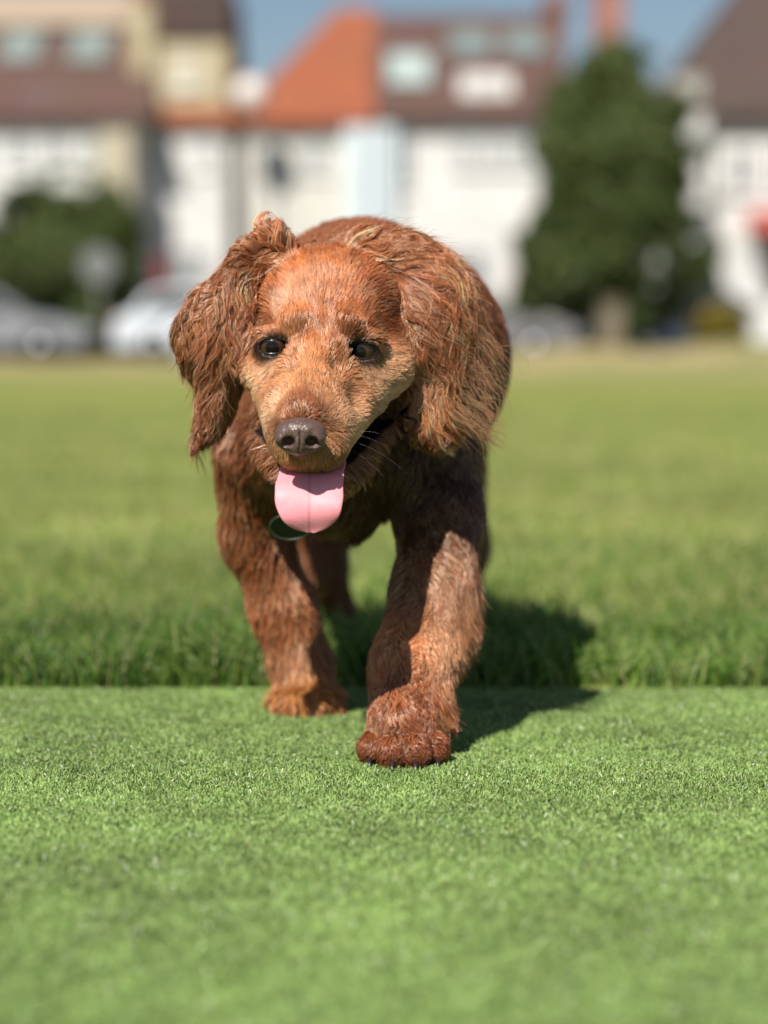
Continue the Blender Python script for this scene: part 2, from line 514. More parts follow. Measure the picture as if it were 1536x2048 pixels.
for px in (-150, -60, 20, 92, 164):
    window(hA, X(px, Y0), X(px + 48, Y0), Z(335, Y0), Z(268, Y0), Y0, blind)
for px in (-120, 10, 100): window(hA, X(px, Y0), X(px + 80, Y0), Z(600, Y0), Z(490, Y0), Y0)
MB().box(X(205, Y0), X(284, Y0), Y0 - .5, Y0 - .003, -.01, Z(275, Y0)).build('bay', mat('stone_bay', (.50, .45, .33), rough=.9, noise=.15, scale=1), hA)
MB().tube([(X(276, Y0), Y0 - .56, .05), (X(276, Y0), Y0 - .56, ze - .2)], .05, 8).build('drainpipe', pipe, hA)
door(hA, X(228, Y0), X(262, Y0), 2.0, Y0 - .5, mat('door_green', (.05, .09, .06), rough=.4))

# ---- set-back house: beige dormer under a dark roof, white front
Y1 = 50.0
hB = house('rendered_house', 'narrow white house with a beige dormer and dark roof top, left of the orange roof', X(292, Y1), X(460, Y1), Y1, 8, Z(248, Y1), white)
zeB, zrB, ymB = Z(246, Y1), Z(70, Y1 + 4), Y1 + 4
roof_gable(hB, X(288, Y1), X(466, Y1), Y1 - .25, Y1 + 8.2, zeB, zrB, oranget)
d = MB().box(X(318, Y1), X(458, Y1), Y1 + .25, Y1 + 4, Z(218, Y1), Z(78, Y1)).build('dormer', beige, hB)
window(d, X(348, Y1), X(400, Y1), Z(180, Y1), Z(120, Y1), Y1 + .25, mat('dormer_blind', (.52, .46, .28), rough=.6))
MB().box(X(312, Y1), X(466, Y1), Y1 + .1, Y1 + 4.2, Z(77, Y1), Z(-20, Y1)).build('roof', darkt, hB)
MB().tube([(X(463, Y1), Y1 - .1, .05), (X(463, Y1), Y1 - .1, zeB - .2)], .07, 8).build('drainpipe', pipe, hB)
window(hB, X(318, Y1), X(348, Y1), Z(345, Y1), Z(280, Y1), Y1, blind)
window(hB, X(400, Y1), X(432, Y1), Z(345, Y1), Z(280, Y1), Y1, blind)
window(hB, X(330, Y1), X(420, Y1), Z(600, Y1), Z(500, Y1), Y1, blind)

# ---- house with the orange hipped roof
Y2 = 50.0
hC = house('orange_roofed_house', 'cream house with a bright orange hipped tile roof', X(486, Y2), X(742, Y2), Y2, 8.5, Z(248, Y2), cream)
zeC, zrC = Z(246, Y2), Z(28, Y2 + 4.2)
roof_gable(hC, X(470, Y2), X(748, Y2), Y2 - .3, Y2 + 8.8, zeC, zrC, oranget, hipl=2.25)
for px in (520, 610): window(hC, X(px, Y2), X(px + 46, Y2), Z(350, Y2), Z(285, Y2), Y2, blind)
window(hC, X(510, Y2), X(600, Y2), Z(610, Y2), Z(510, Y2), Y2, blind)
MB().box(X(690, Y2), X(741, Y2), Y2 - .35, Y2 - .003, -.01, Z(262, Y2)).build('bay', bluew, hC)
door(hC, X(640, Y2), X(675, Y2), 2.0, Y2, mat('door_blue', (.07, .14, .25), rough=.4))
tag(MB().tube([(X(505, 48.5), 48.9, 0.12), (X(505, 48.5), 48.9, Z(200, 48.9))], [.05, .045], 10).build('highlight_post', mat('post_grey', (.22, .2, .18), rough=.6)),  # added post and head, standing in for a specular highlight
    'added thin post with a pale head making a highlight before the orange roofed house', 'highlight post')
hl_post = bpy.data.objects['highlight_post']
mb = MB().tube([(X(505, 48.9), 48.9, Z(206, 48.9)), (X(505, 48.9), 48.7, Z(196, 48.9)), (X(505, 48.9), 48.45, Z(194, 48.9))], [.20, .42, .22], 12)
mb.build('highlight_head', mat('highlight_pale', (.74, .66, .60), rough=.35, spec=.6), hl_post)

# ---- house with brown roof, rooflights and white dormer
Y3 = 50.0
hD = house('brown_roofed_house', 'white house with brown roof, rooflights and a small white dormer beside the big tree', X(746, Y3), X(1128, Y3), Y3, 8.5, Z(240, Y3), white)
zeD, zrD, ymD = Z(238, Y3), Z(40, Y3 + 4.2), Y3 + 4.25
roof_gable(hD, X(749, Y3), X(1140, Y3), Y3 - .3, Y3 + 8.8, zeD, zrD, brownt)
def rl(px0, px1, py0, py1, pane=rglass):
    zz0, zz1 = Z(py1, Y3 + 2), Z(py0, Y3 + 2.6)
    rooflight(hD, X(px0, Y3 + 2), X(px1, Y3 + 2), zz0, zz1, Y3 - .3, ymD, zeD, zrD, pane)
rl(896, 986, 66, 122); rl(1006, 1092, 66, 122)
rl(772, 862, 118, 196, mat('rooflight_bright', (.42, .50, .47), rough=.3, noise=.1, spec=.6))
dm = MB().box(X(920, Y3), X(1025, Y3), Y3 + .5, Y3 + 2.4, Z(222, Y3), Z(150, Y3)).build('dormer', mat('dormer_white', (.78, .76, .73), rough=.6, noise=.05), hD)
window(dm, X(945, Y3), X(1000, Y3), Z(210, Y3), Z(165, Y3), Y3 + .5, mat('net_curtain', (.66, .66, .64), rough=.7))
chimney(hD, X(1112, Y3), X(1150, Y3), Y3 + 3.2, Y3 + 4.6, Z(120, Y3), Z(18, Y3 + 3.2), brickm, 3)
MB().box(X(748, Y3), X(790, Y3), Y3 - .35, Y3 - .003, -.01, Z(260, Y3)).build('bay', bluew, hD)
window(hD, X(788, Y3), X(826, Y3), Z(380, Y3), Z(262, Y3), Y3)
for px in (905, 960, 1010): window(hD, X(px, Y3), X(px + 40, Y3), Z(340, Y3), Z(275, Y3), Y3, blind)
window(hD, X(880, Y3), X(980, Y3), Z(610, Y3), Z(500, Y3), Y3, blind)
door(hD, X(1020, Y3), X(1056, Y3), 2.0, Y3, mat('door_red', (.22, .04, .03), rough=.4))

# ---- house behind the tree with the pink chimney
Y4 = 56.0
hF = house('distant_house', 'house mostly hidden behind the big tree, its pinkish chimney against the sky', X(1150, Y4), X(1420, Y4), Y4, 8, Z(260, Y4), cream)
roof_gable(hF, X(1145, Y4), X(1430, Y4), Y4 - .3, Y4 + 8.2, Z(262, Y4), Z(150, Y4 + 4), darkt, hipr=1.6)
chimney(hF, X(1208, Y4), X(1272, Y4), Y4 + 3.2, Y4 + 4.4, Z(190, Y4), Z(-30, Y4 + 3), pinkb, 2)
window(hF, X(1300, Y4), X(1380, Y4), Z(420, Y4), Z(330, Y4), Y4, blind)

# ---- house at the right edge
Y5 = 47.5
hE = house('hipped_house', 'white house at the right edge with dark brown hipped roof and red porch canopy', X(1318, Y5), X(1830, Y5), Y5, 9, Z(236, Y5), white)
roof_gable(hE, X(1296, Y5), X(1850, Y5), Y5 - .35, Y5 + 9.3, Z(234, Y5), Z(-60, Y5 + 4.5), darkt, hipl=2.9, hipr=2.9)
for px in (1385, 1455, 1530): window(hE, X(px, Y5), X(px + 44, Y5), Z(390, Y5), Z(300, Y5), Y5)
MB().box(X(1348, Y5), X(1400, Y5), Y5 - .55, Y5 - .003, Z(420, Y5), Z(240, Y5)).build('bay', white, hE)
window(hE, X(1405, Y5), X(1500, Y5), Z(600, Y5), Z(490, Y5), Y5, mat('net_curtain', (.66, .66, .64)))
MB().prism([(Y5 - 1.2, Z(470, Y5)), (Y5 - .003, Z(470, Y5)), (Y5 - .003, Z(425, Y5)), (Y5 - 1.1, Z(455, Y5))], X(1490, Y5), X(1640, Y5), 'x').build('porch_canopy', mat('red_tiles_canopy', (.42, .07, .05), rough=.7, noise=.2), hE)
door(hE, X(1540, Y5), X(1575, Y5), 2.05, Y5, mat('door_red', (.22, .04, .03)))
MB().box(X(1345, Y5), X(1400, Y5), Y5 + .1, Y5 + 1.5, Z(215, Y5), Z(160, Y5)).build('dormer', mat('dormer_sage', (.40, .40, .35), rough=.7, noise=.1), hE)

# ------------------------------------------------------------------ trees and bushes
bark = mat('bark', (.17, .125, .085), rough=.95, noise=.5, scale=8, bump=.5)
def leaf_mat(name, c1, c2, c3):
    m = bpy.data.materials.new(name); m.use_nodes = True
    n, l = m.node_tree.nodes, m.node_tree.links
    b = n['Principled BSDF']; b.inputs['Roughness'].default_value = .5; b.inputs['Specular IOR Level'].default_value = .35
    g = n.new('ShaderNodeNewGeometry')
    r = n.new('ShaderNodeValToRGB')
    r.color_ramp.elements[0].color = (*c1, 1); r.color_ramp.elements[1].color = (*c3, 1)
    e = r.color_ramp.elements.new(.55); e.color = (*c2, 1)
    l.new(g.outputs['Random Per Island'], r.inputs[0])
    l.new(r.outputs[0], b.inputs['Base Color'])
    t = n.new('ShaderNodeBsdfTranslucent'); l.new(r.outputs[0], t.inputs['Color'])
    mx = n.new('ShaderNodeMixShader'); mx.inputs[0].default_value = .2
    l.new(b.outputs[0], mx.inputs[1]); l.new(t.outputs[0], mx.inputs[2]); l.new(mx.outputs[0], n['Material Output'].inputs['Surface'])
    return m
lm_dark = leaf_mat('leaf_dark', (.045, .072, .016), (.075, .11, .024), (.14, .165, .045))
lm_mid = leaf_mat('leaf_mid', (.030, .060, .012), (.055, .095, .018), (.10, .14, .03))
lm_yel = leaf_mat('leaf_yellow', (.16, .13, .015), (.26, .20, .02), (.34, .26, .03))

def foliage(name, blobs, n, leaf, m, parent, seed):
    """many small leaf faces near the surfaces of uneven clumps (x, y, z, rx, ry, rz)"""
    g = np.random.default_rng(seed)
    B = np.array(blobs); vol = (B[:, 3] * B[:, 5]); pr = vol / vol.sum()
    i = g.choice(len(B), n, p=pr)
    d = g.normal(size=(n, 3)); d /= np.linalg.norm(d, axis=1)[:, None]
    rr = (.55 + .55 * g.random(n) ** .6)
    c = B[i, :3] + d * B[i, 3:6] * rr[:, None]
    # clumping: drop leaves where the noise is low, so gaps show
    w = NZ(c + 50, 1.1)[:, 0] + .6 * NZ2(c + 50, 3.7)[:, 1]
    keep = w > (-.30 if seed != 5 else -.08)
    c, d = c[keep], d[keep]; n = len(c)
    nrm = d + g.normal(size=(n, 3)) * .7; nrm /= np.linalg.norm(nrm, axis=1)[:, None]
    u = np.cross(nrm, g.normal(size=(n, 3))); u /= np.linalg.norm(u, axis=1)[:, None]
    v = np.cross(nrm, u)
    s = leaf * (.6 + .8 * g.random(n))[:, None]
    q = np.stack([c - u * s, c - v * s * .55 + nrm * s * .1, c + u * s, c + v * s * .55 + nrm * s * .1], 1).reshape(-1, 3)
    q[:, 2] = np.maximum(q[:, 2], .02)
    return mesh_np(name, q, np.arange(len(q)).reshape(-1, 4), m, parent, False)

def tree(name, label, cat, px0, Yt, blobs_px, n, leaf, m, seed, trunk_h, tr, group=None, limbs=6):
    bx = X(px0, Yt)
    r = empty(name, (bx, Yt, 0)); tag(r, label, cat, group)
    B = [(X(a, Yt) + 0, Yt + dy, Z(b, Yt), rx * PXM(Yt), rx * PXM(Yt) * .9, rz * PXM(Yt)) for a, b, rx, rz, dy in blobs_px]
    top = max(b[2] for b in B)
    g = random.Random(seed)
    t = MB().tube([(bx, Yt, -.03), (bx + .02, Yt, trunk_h * .5), (bx - .03, Yt, trunk_h), (bx, Yt, top * .8)], [tr * 1.25, tr, tr * .85, tr * .25], 12)
    for b in B[:limbs * 2]:
        z0 = trunk_h * (.6 + .5 * g.random())
        mid = (bx * .5 + b[0] * .5, (Yt + b[1]) / 2, z0 * .45 + b[2] * .55 - .1)
        t.tube([(bx, Yt, z0), mid, b[:3]], [tr * .45, tr * .28, tr * .08], 7)
    t.build('trunk', bark, r)
    foliage('crown', B, n, leaf, m, r, seed)
    return r

tree('evergreen_tree', 'big dark green tree in front of the houses right of the dog', 'tree', 1214, 44.0,
     [(1232, 165, 85, 70, 0), (1200, 230, 100, 85, .3), (1280, 240, 85, 80, -.2), (1160, 310, 85, 90, 0), (1250, 330, 110, 95, -.4),
      (1320, 330, 62, 70, .1), (1130, 410, 90, 85, -.2), (1220, 430, 115, 95, -.6), (1310, 420, 85, 80, -.1), (1368, 440, 50, 45, .2),
      (1100, 480, 76, 85, 0), (1085, 420, 52, 60, .2), (1130, 250, 50, 70, .1), (1390, 480, 46, 50, .2), (1200, 530, 110, 90, -.5), (1290, 520, 95, 90, -.4), (1345, 530, 48, 60, .2), (1140, 585, 66, 55, .1),
      (1260, 600, 88, 60, -.2), (1325, 610, 58, 60, 0), (1180, 150, 30, 30, .3), (1380, 360, 28, 24, .5), (1082, 300, 24, 30, .3), (1112, 195, 22, 34, .2), (1400, 300, 26, 22, .4), (1418, 400, 26, 26, .3), (1062, 520, 26, 30, .3), (1292, 150, 30, 34, .1), (1352, 225, 30, 40, .3), (1225, 110, 22, 30, .2), (1398, 560, 42, 50, .2), (1060, 600, 40, 46, .3), (1410, 500, 34, 40, .2), (1075, 560, 44, 50, .1)],
     95000, .085, lm_dark, 5, 1.3, .20)
tree('round_bush', 'large dark rounded bush in front of the house at the left edge', 'bush', 140, 45.0,
     [(150, 405, 100, 66, 0), (60, 450, 90, 75, .2), (215, 465, 75, 70, -.1), (20, 540, 90, 80, 0), (130, 530, 130, 90, -.4), (235, 540, 70, 85, 0),
      (90, 620, 110, 70, 0), (210, 620, 80, 70, 0), (-70, 540, 80, 90, .2)],
     50000, .07, lm_dark, 8, .5, .12)
tree('yellow_shrub', 'small yellow green shrub right of the big tree', 'shrub', 1450, 43.0,
     [(1450, 642, 48, 36, 0), (1420, 660, 38, 32, .1), (1485, 655, 32, 34, 0)], 7000, .05, lm_yel, 9, .25, .04, limbs=2)
tree('garden_shrub', 'low green shrub below the tree right of its trunk', 'shrub', 1262, 42.5,
     [(1262, 650, 30, 40, 0), (1250, 680, 26, 25, .1)], 5000, .04, lm_mid, 10, .25, .04, limbs=2)
tree('hedge_bush', 'dark low bush between the parked cars on the left', 'bush', 185, 43.5,
     [(185, 640, 52, 50, 0), (150, 670, 36, 34, .1), (215, 660, 36, 44, 0)], 8000, .05, lm_mid, 12, .25, .05, limbs=2)

# ------------------------------------------------------------------ garden walls, posts, added highlight disc
def gwall(px0, px1, Yw, h, label):
    mb = MB().box(X(px0, Yw), X(px1, Yw), Yw, Yw + .22, -.01, h)
    o = mb.build('garden_wall', stone)
    MB().box(X(px0, Yw) - .02, X(px1, Yw) + .02, Yw - .03, Yw + .25, h + .001, h + .06).build('coping', mat('coping', (.30, .25, .21), rough=.9, noise=.2), o)
    tag(o, label, 'wall', 'low garden walls along the pavement')
gwall(-300, 270, 48.2, .7, 'low brick garden wall behind the cars on the left')
gwall(480, 1130, 48.25, .7, 'low brick garden wall in front of the two middle houses')
gwall(1140, 1800, 46.3, .55, 'low brick garden wall in front of the house at the right edge')
tag(MB().box(X(1200, 42), X(1242, 42), 41.85, 42.1, 0, Z(606, 42)).box(X(1196, 42), X(1246, 42), 41.8, 42.15, Z(606, 42) + .002, Z(600, 42)).build('gate_post', mat('gate_post_stone', (.24, .20, .13), rough=.9, noise=.3, scale=4)),
    'pale stone gate post in front of the tree', 'gate post')
sg = MB().tube([(X(200, 42.4), 42.4, 0), (X(200, 42.4), 42.4, Z(520, 42.4))], .03, 8).build('highlight_pole', mat('post_grey', (.22, .2, .18)))  # added pole and disc in place of a blurred bright reflection
tag(sg, 'added pale disc on a pole making a blurred highlight before the dark bush', 'sign')
a = [2 * math.pi * k / 28 for k in range(28)]
MB().prism([(X(200, 42.4) + .34 * math.cos(t), Z(531, 42.4) + .34 * math.sin(t)) for t in a], 42.33, 42.36, 'y').build('highlight_disc', mat('disc_grey', (.17, .18, .17), rough=.4), sg)
rp = MB().box(X(313, 44), X(333, 44), 43.9, 44.1, 0.05, Z(520, 44)).box(X(311, 44), X(335, 44), 43.88, 44.12, Z(520, 44) + .002, Z(512, 44)).build('red_post', mat('post_red', (.20, .03, .025), rough=.4))
tag(rp, 'dark red upright post between the bush and the white car', 'post')

# ------------------------------------------------------------------ cars
tyre = mat('tyre', (.02, .02, .02), rough=.9)
rim = mat('wheel_rim', (.35, .35, .36), rough=.3, metal=.8)
cglass = mat('car_glass', (.03, .04, .05), rough=.06, spec=.8, noise=.2)
lampg = mat('headlight_glass', (.7, .7, .68), rough=.15, spec=.8)
lampr = mat('tail_light_red', (.4, .02, .02), rough=.2, spec=.6)
def car(name, label, x0, Yc, L, H, paint, flip=False, wid=1.75, van=False, rz=0):
    """side-on vehicle built in local space then placed; x0 = left end of it"""
    r = empty(name, (x0 + L / 2, Yc, 0))
    tag(r, label, 'van' if van else 'car', 'vehicles parked on the far road')
    if van:
        pr = [(0, .28), (0, .9), (.08, .98), (.30, 1.0), (.40, 1.02), (.60, .98), (1, .92), (1, .25)]
        body = [(0, .30), (0, .95 * H), (.05 * L, H), (.66 * L, H), (.76 * L, .93 * H), (.86 * L, .58 * H), (.97 * L, .48 * H), (L, .30 * H), (L, .28)]
        glassp = [(.62 * L, .60 * H), (.62 * L, .88 * H), (.735 * L, .88 * H), (.82 * L, .60 * H)]
        roof = None
    else:
        body = [(.01 * L, .28), (0, .50), (.02 * L, .62 * H), (.10 * L, .66 * H), (.72 * L, .66 * H), (.95 * L, .55 * H), (L, .42 * H), (.995 * L, .28)]
        roof = [(.08 * L, .655 * H), (.16 * L, .93 * H), (.24 * L, H), (.52 * L, H), (.60 * L, .95 * H), (.75 * L, .655 * H)]
        glassp = [(.125 * L, .69 * H), (.19 * L, .91 * H), (.25 * L, .945 * H), (.52 * L, .945 * H), (.585 * L, .905 * H), (.69 * L, .69 * H)]
    def fx(u): return x0 + (L - u if flip else u)
    def place(pts): return [(fx(u), z) for u, z in pts]
    b = MB().prism(place(body), Yc - wid / 2, Yc + wid / 2, 'y').build('body', paint, r, bevel=.05)
    if roof:
        MB().prism(place(roof), Yc - wid / 2 + .12, Yc + wid / 2 - .12, 'y').build('cabin', paint, r, bevel=.04)
    gy = Yc - wid / 2 + (.12 if roof else 0)
    MB().prism(place(glassp), gy - .012, gy + .03, 'y').build('side_window', cglass, r)
    MB().prism(place(glassp), 2 * Yc - gy - .03, 2 * Yc - gy + .012, 'y').build('side_window', cglass, r)
    if roof:
        ws = [(.605 * L, .93 * H), (.62 * L, .935 * H), (.755 * L, .69 * H), (.74 * L, .69 * H)]
        MB().prism(place(ws), Yc - wid / 2 + .2, Yc + wid / 2 - .2, 'y').build('windscreen', cglass, r)
    for u in (.19 * L, .81 * L):
        for s in (-1, 1):
            y = Yc + s * (wid / 2 - .08)
            w = MB().tube([(fx(u), y - .11, .31), (fx(u), y + .11, .31)], .31, 22).build('wheel', tyre, r)
            MB().tube([(fx(u), y - .12, .31), (fx(u), y + .12, .31)], .19, 14).build('rim', rim, w)
    for s in (-1, 1):
        y = Yc + s * (wid / 2 - .25)
        MB().box(*sorted((fx(L * .985), fx(L * 1.004))), y - .16, y + .16, .40 * H, .48 * H).build('headlight', lampg, r)
        MB().box(*sorted((fx(-.004 * L), fx(.02 * L))), y - .12, y + .12, .50 * H, .60 * H).build('tail_light', lampr, r)
    return r
pw = mat('paint_white', (.70, .74, .78), rough=.3, coat=.6, noise=.03)
psil = mat('paint_silver', (.30, .31, .33), rough=.3, coat=.6, metal=.2, noise=.05)
pgrey = mat('paint_grey', (.20, .195, .20), rough=.35, coat=.5, noise=.05)
pblue = mat('paint_dark_blue', (.035, .05, .085), rough=.3, coat=.6, noise=.1)
pvan = mat('paint_van_white', (.70, .70, .66), rough=.35, coat=.4, noise=.03)
car('parked_car', 'white car parked side on just left of the dog', X(226, 41.5), 42.2, 4.2, 1.42, pw)
car('parked_car', 'silver car parked at the left edge of the field', X(-265, 40.5), 41.2, 4.0, 1.42, psil)
car('parked_car', 'dark blue car parked in the shade under the big tree', X(1120, 44.6) + .9, 45.3 - .9, 4.1, 1.42, pblue)
car('parked_car', 'grey car half hidden behind the right side of the dog', X(700, 40.0), 40.6, 4.15, 1.02 + .3, pgrey)
car('delivery_van', 'white van cut off by the right edge of the picture', X(1500, 42.5), 43.3, 4.8, 1.95, pvan, flip=True, van=True, wid=1.9)
car('delivery_van', 'pale van standing behind the silver car at the left edge', X(-420, 46), 46.4 + .2, 4.9, 2.15, pvan, van=True, wid=1.9)

# ================================================================== DOG
dog = empty('dog', (0.0, 1.75, 0.0))
tag(dog, 'chestnut brown long eared spaniel walking towards the camera with its pink tongue out', 'dog')

PR = []   # primitives: (kind, data, k, part)
def cap(part, a, b, ra, rb, k=.012): PR.append(('c', (np.array(a), np.array(b), ra, rb), k, part))
def ell(part, c, r, k=.012, rot=None): PR.append(('e', (np.array(c), np.array(r), rot), k, part))
def pxcap(part, a, b, k=.012):
    """a, b = (px, py, Y, radius_px)"""
    cap(part, W(*a[:3]), W(*b[:3]), a[3] * PXM(a[2]), b[3] * PXM(b[2]), k)
def pxell(part, px, py, Y, rx, ry, rz, k=.012, rot=None): ell(part, W(px, py, Y), (rx * PXM(Y), ry, rz * PXM(Y)), k, rot)

# trunk of the body
ell('body', (-.016, 1.95, .280), (.106, .22, .102), .03)
ell('body', (-.015, 1.85, .291), (.117, .17, .107), .03)
ell('body', (-.014, 2.10, .275), (.090, .13, .100), .03)
pxell('body', 700, 872, 1.715, 205, .085, 160, .03)            # chest
pxcap('body', (690, 640, 1.62, 110), (705, 800, 1.70, 165), .03)   # neck
pxcap('body', (676, 570, 1.66, 85), (714, 580, 1.80, 122), .03)    # nape to withers
pxcap('body', (655, 975, 1.665, 70), (700, 1005, 1.72, 55), .02)
# right front leg (right in the picture), planted
pxcap('leg', (880, 800, 1.72, 92), (880, 1050, 1.68, 74), .025)
pxcap('leg', (884, 1040, 1.675, 74), (866, 1180, 1.64, 74), .018)
pxcap('leg', (866, 1180, 1.64, 72), (818, 1330, 1.595, 70), .015)
pxcap('leg', (818, 1330, 1.595, 70), (806, 1450, 1.562, 68), .012)
pxcap('leg', (915, 1180, 1.665, 22), (890, 1310, 1.63, 18), .02)
def paw(cx, cy, Yp, s=1.0, tilt=0):
    """foot with four toes; (cx, cy) pixel of its centre"""
    c = W(cx, cy, Yp)
    ell('paw', c + np.array((0, .006, 0)) * s, (.0285 * s, .031 * s, .0240 * s), .010)
    tz = .0150 * s
    for tx, ty, r in ((-.0232, -.012, .0112), (-.0080, -.0235, .0126), (.0084, -.0235, .0126), (.0236, -.012, .0112)):
        a = c + np.array((tx * s * .8, .004 * s, .007)); b = np.array((c[0] + tx * s, c[1] + ty * s, tz))
        cap('paw', a, b, r * .85 * s, r * 1.04 * s, .0015)
    return c
pawR = paw(806, 1502, 1.560, .93)
# left front leg, stepping behind
pxcap('leg', (510, 900, 1.74, 80), (512, 1070, 1.775, 62), .025)
pxcap('leg', (512, 1070, 1.775, 60), (565, 1215, 1.785, 56), .015)
pxcap('leg', (565, 1215, 1.785, 60), (603, 1330, 1.785, 56), .012)
pxcap('leg', (603, 1330, 1.785, 56), (612, 1385, 1.775, 48), .01)
pawL = paw(612, 1398, 1.772, .86)
# hind legs
pxcap('leg', (600, 900, 2.10, 110), (622, 1120, 2.10, 62), .03)
pxcap('leg', (622, 1120, 2.10, 58), (672, 1250, 2.14, 40), .02)
pxcap('leg', (672, 1250, 2.14, 38), (672, 1325, 2.10, 34), .02)
pl = paw(670, 1338, 2.08, .8)
pxcap('leg', (860, 900, 2.12, 110), (905, 1090, 2.08, 62), .03)
pxcap('leg', (905, 1090, 2.08, 58), (915, 1230, 2.18, 36), .02)
pxcap('leg', (915, 1230, 2.18, 34), (905, 1310, 2.20, 30), .02)
pr_ = paw(905, 1318, 2.17, .8)
cap('body', (-.015, 2.20, .34), (-.018, 2.27, .40), .020, .010, .02)   # docked tail

# head: skull, brows, cheeks, muzzle, flews, jaw
pxell('head', 660, 628, 1.592, 130, .050, 86, .02)
pxcap('head', (584, 612, 1.575, 44), (732, 612, 1.578, 48), .03)
pxell('head', 660, 584, 1.625, 114, .060, 62, .03)
pxcap('head', (606, 588, 1.600, 56), (722, 584, 1.600, 56), .03)
pxcap('head', (645, 690, 1.560, 100), (640, 740, 1.535, 86), .015)
pxell('head', 592, 652, 1.535, 34, .014, 22, .010)
pxell('head', 694, 656, 1.535, 36, .014, 22, .010)
pxcap('head', (534, 738, 1.556, 49), (520, 700, 1.575, 48), .02)
pxcap('head', (766, 736, 1.560, 50), (785, 700, 1.580, 46), .02)
pxcap('head', (640, 700, 1.528, 46), (606, 838, 1.458, 41), .012)      # bridge
pxcap('head', (560, 790, 1.533, 44), (580, 878, 1.472, 38), .018)      # flews
pxcap('head', (706, 798, 1.538, 53), (652, 880, 1.474, 44), .018)
pxcap('head', (700, 776, 1.545, 60), (748, 758, 1.570, 48), .014)
pxcap('head', (588, 900, 1.468, 30), (648, 902, 1.470, 32), .010)
pxcap('head', (626, 785, 1.528, 80), (612, 850, 1.484, 62), .016)
for (ex, ey) in ((548, 693), (722, 702)):
    pxell('head', ex, ey, 1.537, 38, .0128, 30, .008)
pxcap('jaw', (628, 985, 1.500, 26), (700, 935, 1.545, 30), .010)
pxcap('jaw', (700, 935, 1.545, 28), (758, 850, 1.580, 34), .012)
pxcap('jaw', (600, 975, 1.505, 26), (540, 880, 1.570, 38), .012)
pxcap('jaw', (628, 960, 1.560, 60), (665, 900, 1.61, 80), .02)

def smin(a, b, k):
    h = np.maximum(k - np.abs(a - b), 0) / k
    return np.minimum(a, b) - h * h * k * .25
# ears: draped flaps (outline as seen from in front, thick, curved in depth)
EL = [(528, 452), (556, 450), (584, 478), (580, 520), (562, 560), (542, 610), (520, 660), (500, 705), (478, 752), (462, 800), (444, 846), (416, 880), (390, 896), (392, 866), (398, 826), (402, 780), (394, 738), (366, 718), (358, 680), (366, 640), (396, 604), (440, 570), (458, 540), (468, 508), (498, 478)]
ER = [(728, 488), (778, 474), (850, 492), (886, 524), (920, 572), (942, 632), (950, 690), (942, 745), (930, 782), (926, 815), (930, 850), (924, 880), (905, 908), (872, 908), (836, 888), (806, 850), (797, 800), (808, 742), (802, 680), (792, 620), (770, 566), (744, 530)]
def poly_sd(P2, poly):
    v = np.array(poly); n = len(v)
    d = np.full(P2.shape[0], 1e9); ins = np.zeros(P2.shape[0], bool)
    for i in range(n):
        a, b = v[i], v[(i + 1) % n]
        e = b - a; w = P2 - a
        t = np.clip((w @ e) / (e @ e), 0, 1)
        d = np.minimum(d, ((w - t[:, None] * e) ** 2).sum(1))
        c = ((a[1] <= P2[:, 1]) & (b[1] > P2[:, 1])) | ((b[1] <= P2[:, 1]) & (a[1] > P2[:, 1]))
        xi = a[0] + (P2[:, 1] - a[1]) / (b[1] - a[1] + 1e-12) * (b[0] - a[0])
        ins ^= c & (P2[:, 0] < xi)
    d = np.sqrt(d)
    return np.where(ins, -d, d)
EARS = []
def ear(part, outline, Yref, yfun, thick, k):
    poly = np.array([W(a, b, Yref)[[0, 2]] for a, b in outline])
    lo, hi = poly.min(0), poly.max(0)
    # tabulate the 2-D distance once
    st = .0015; pad = .03
    gx = np.arange(lo[0] - pad, hi[0] + pad, st); gz = np.arange(lo[1] - pad, hi[1] + pad, st)
    A, Bz = np.meshgrid(gx, gz, indexing='ij')
    T = poly_sd(np.stack([A.ravel(), Bz.ravel()], -1), poly).reshape(A.shape)
    PR.append(('p', (gx[0], gz[0], st, T, yfun, thick, lo - pad, hi + pad), k, part))
cxl = W(445, 670, 1.57); cxr = W(885, 660, 1.60)
ear('earL', EL, 1.565, lambda x, z: 1.566 + .55 * (x - cxl[0]) * (1 if True else 0) + 6.0 * (x - cxl[0]) ** 2 + .15 * (cxl[2] - z), .009, .006)
ear('earR', ER, 1.59, lambda x, z: 1.590 + .25 * (x - cxr[0]) + 7.0 * (x - cxr[0]) ** 2 - .05 * (z - cxr[2]), .011, .008)
pxell('earL', 440, 660, 1.568, 50, .020, 90, .015)
pxell('earR', 870, 640, 1.592, 64, .027, 112, .02)
pxell('earR', 860, 835, 1.592, 44, .012, 50, .012)
pxcap('earL', (546, 480, 1.578, 24), (560, 545, 1.585, 24), .012)
pxcap('earR', (730, 500, 1.600, 34), (800, 516, 1.590, 38), .015)

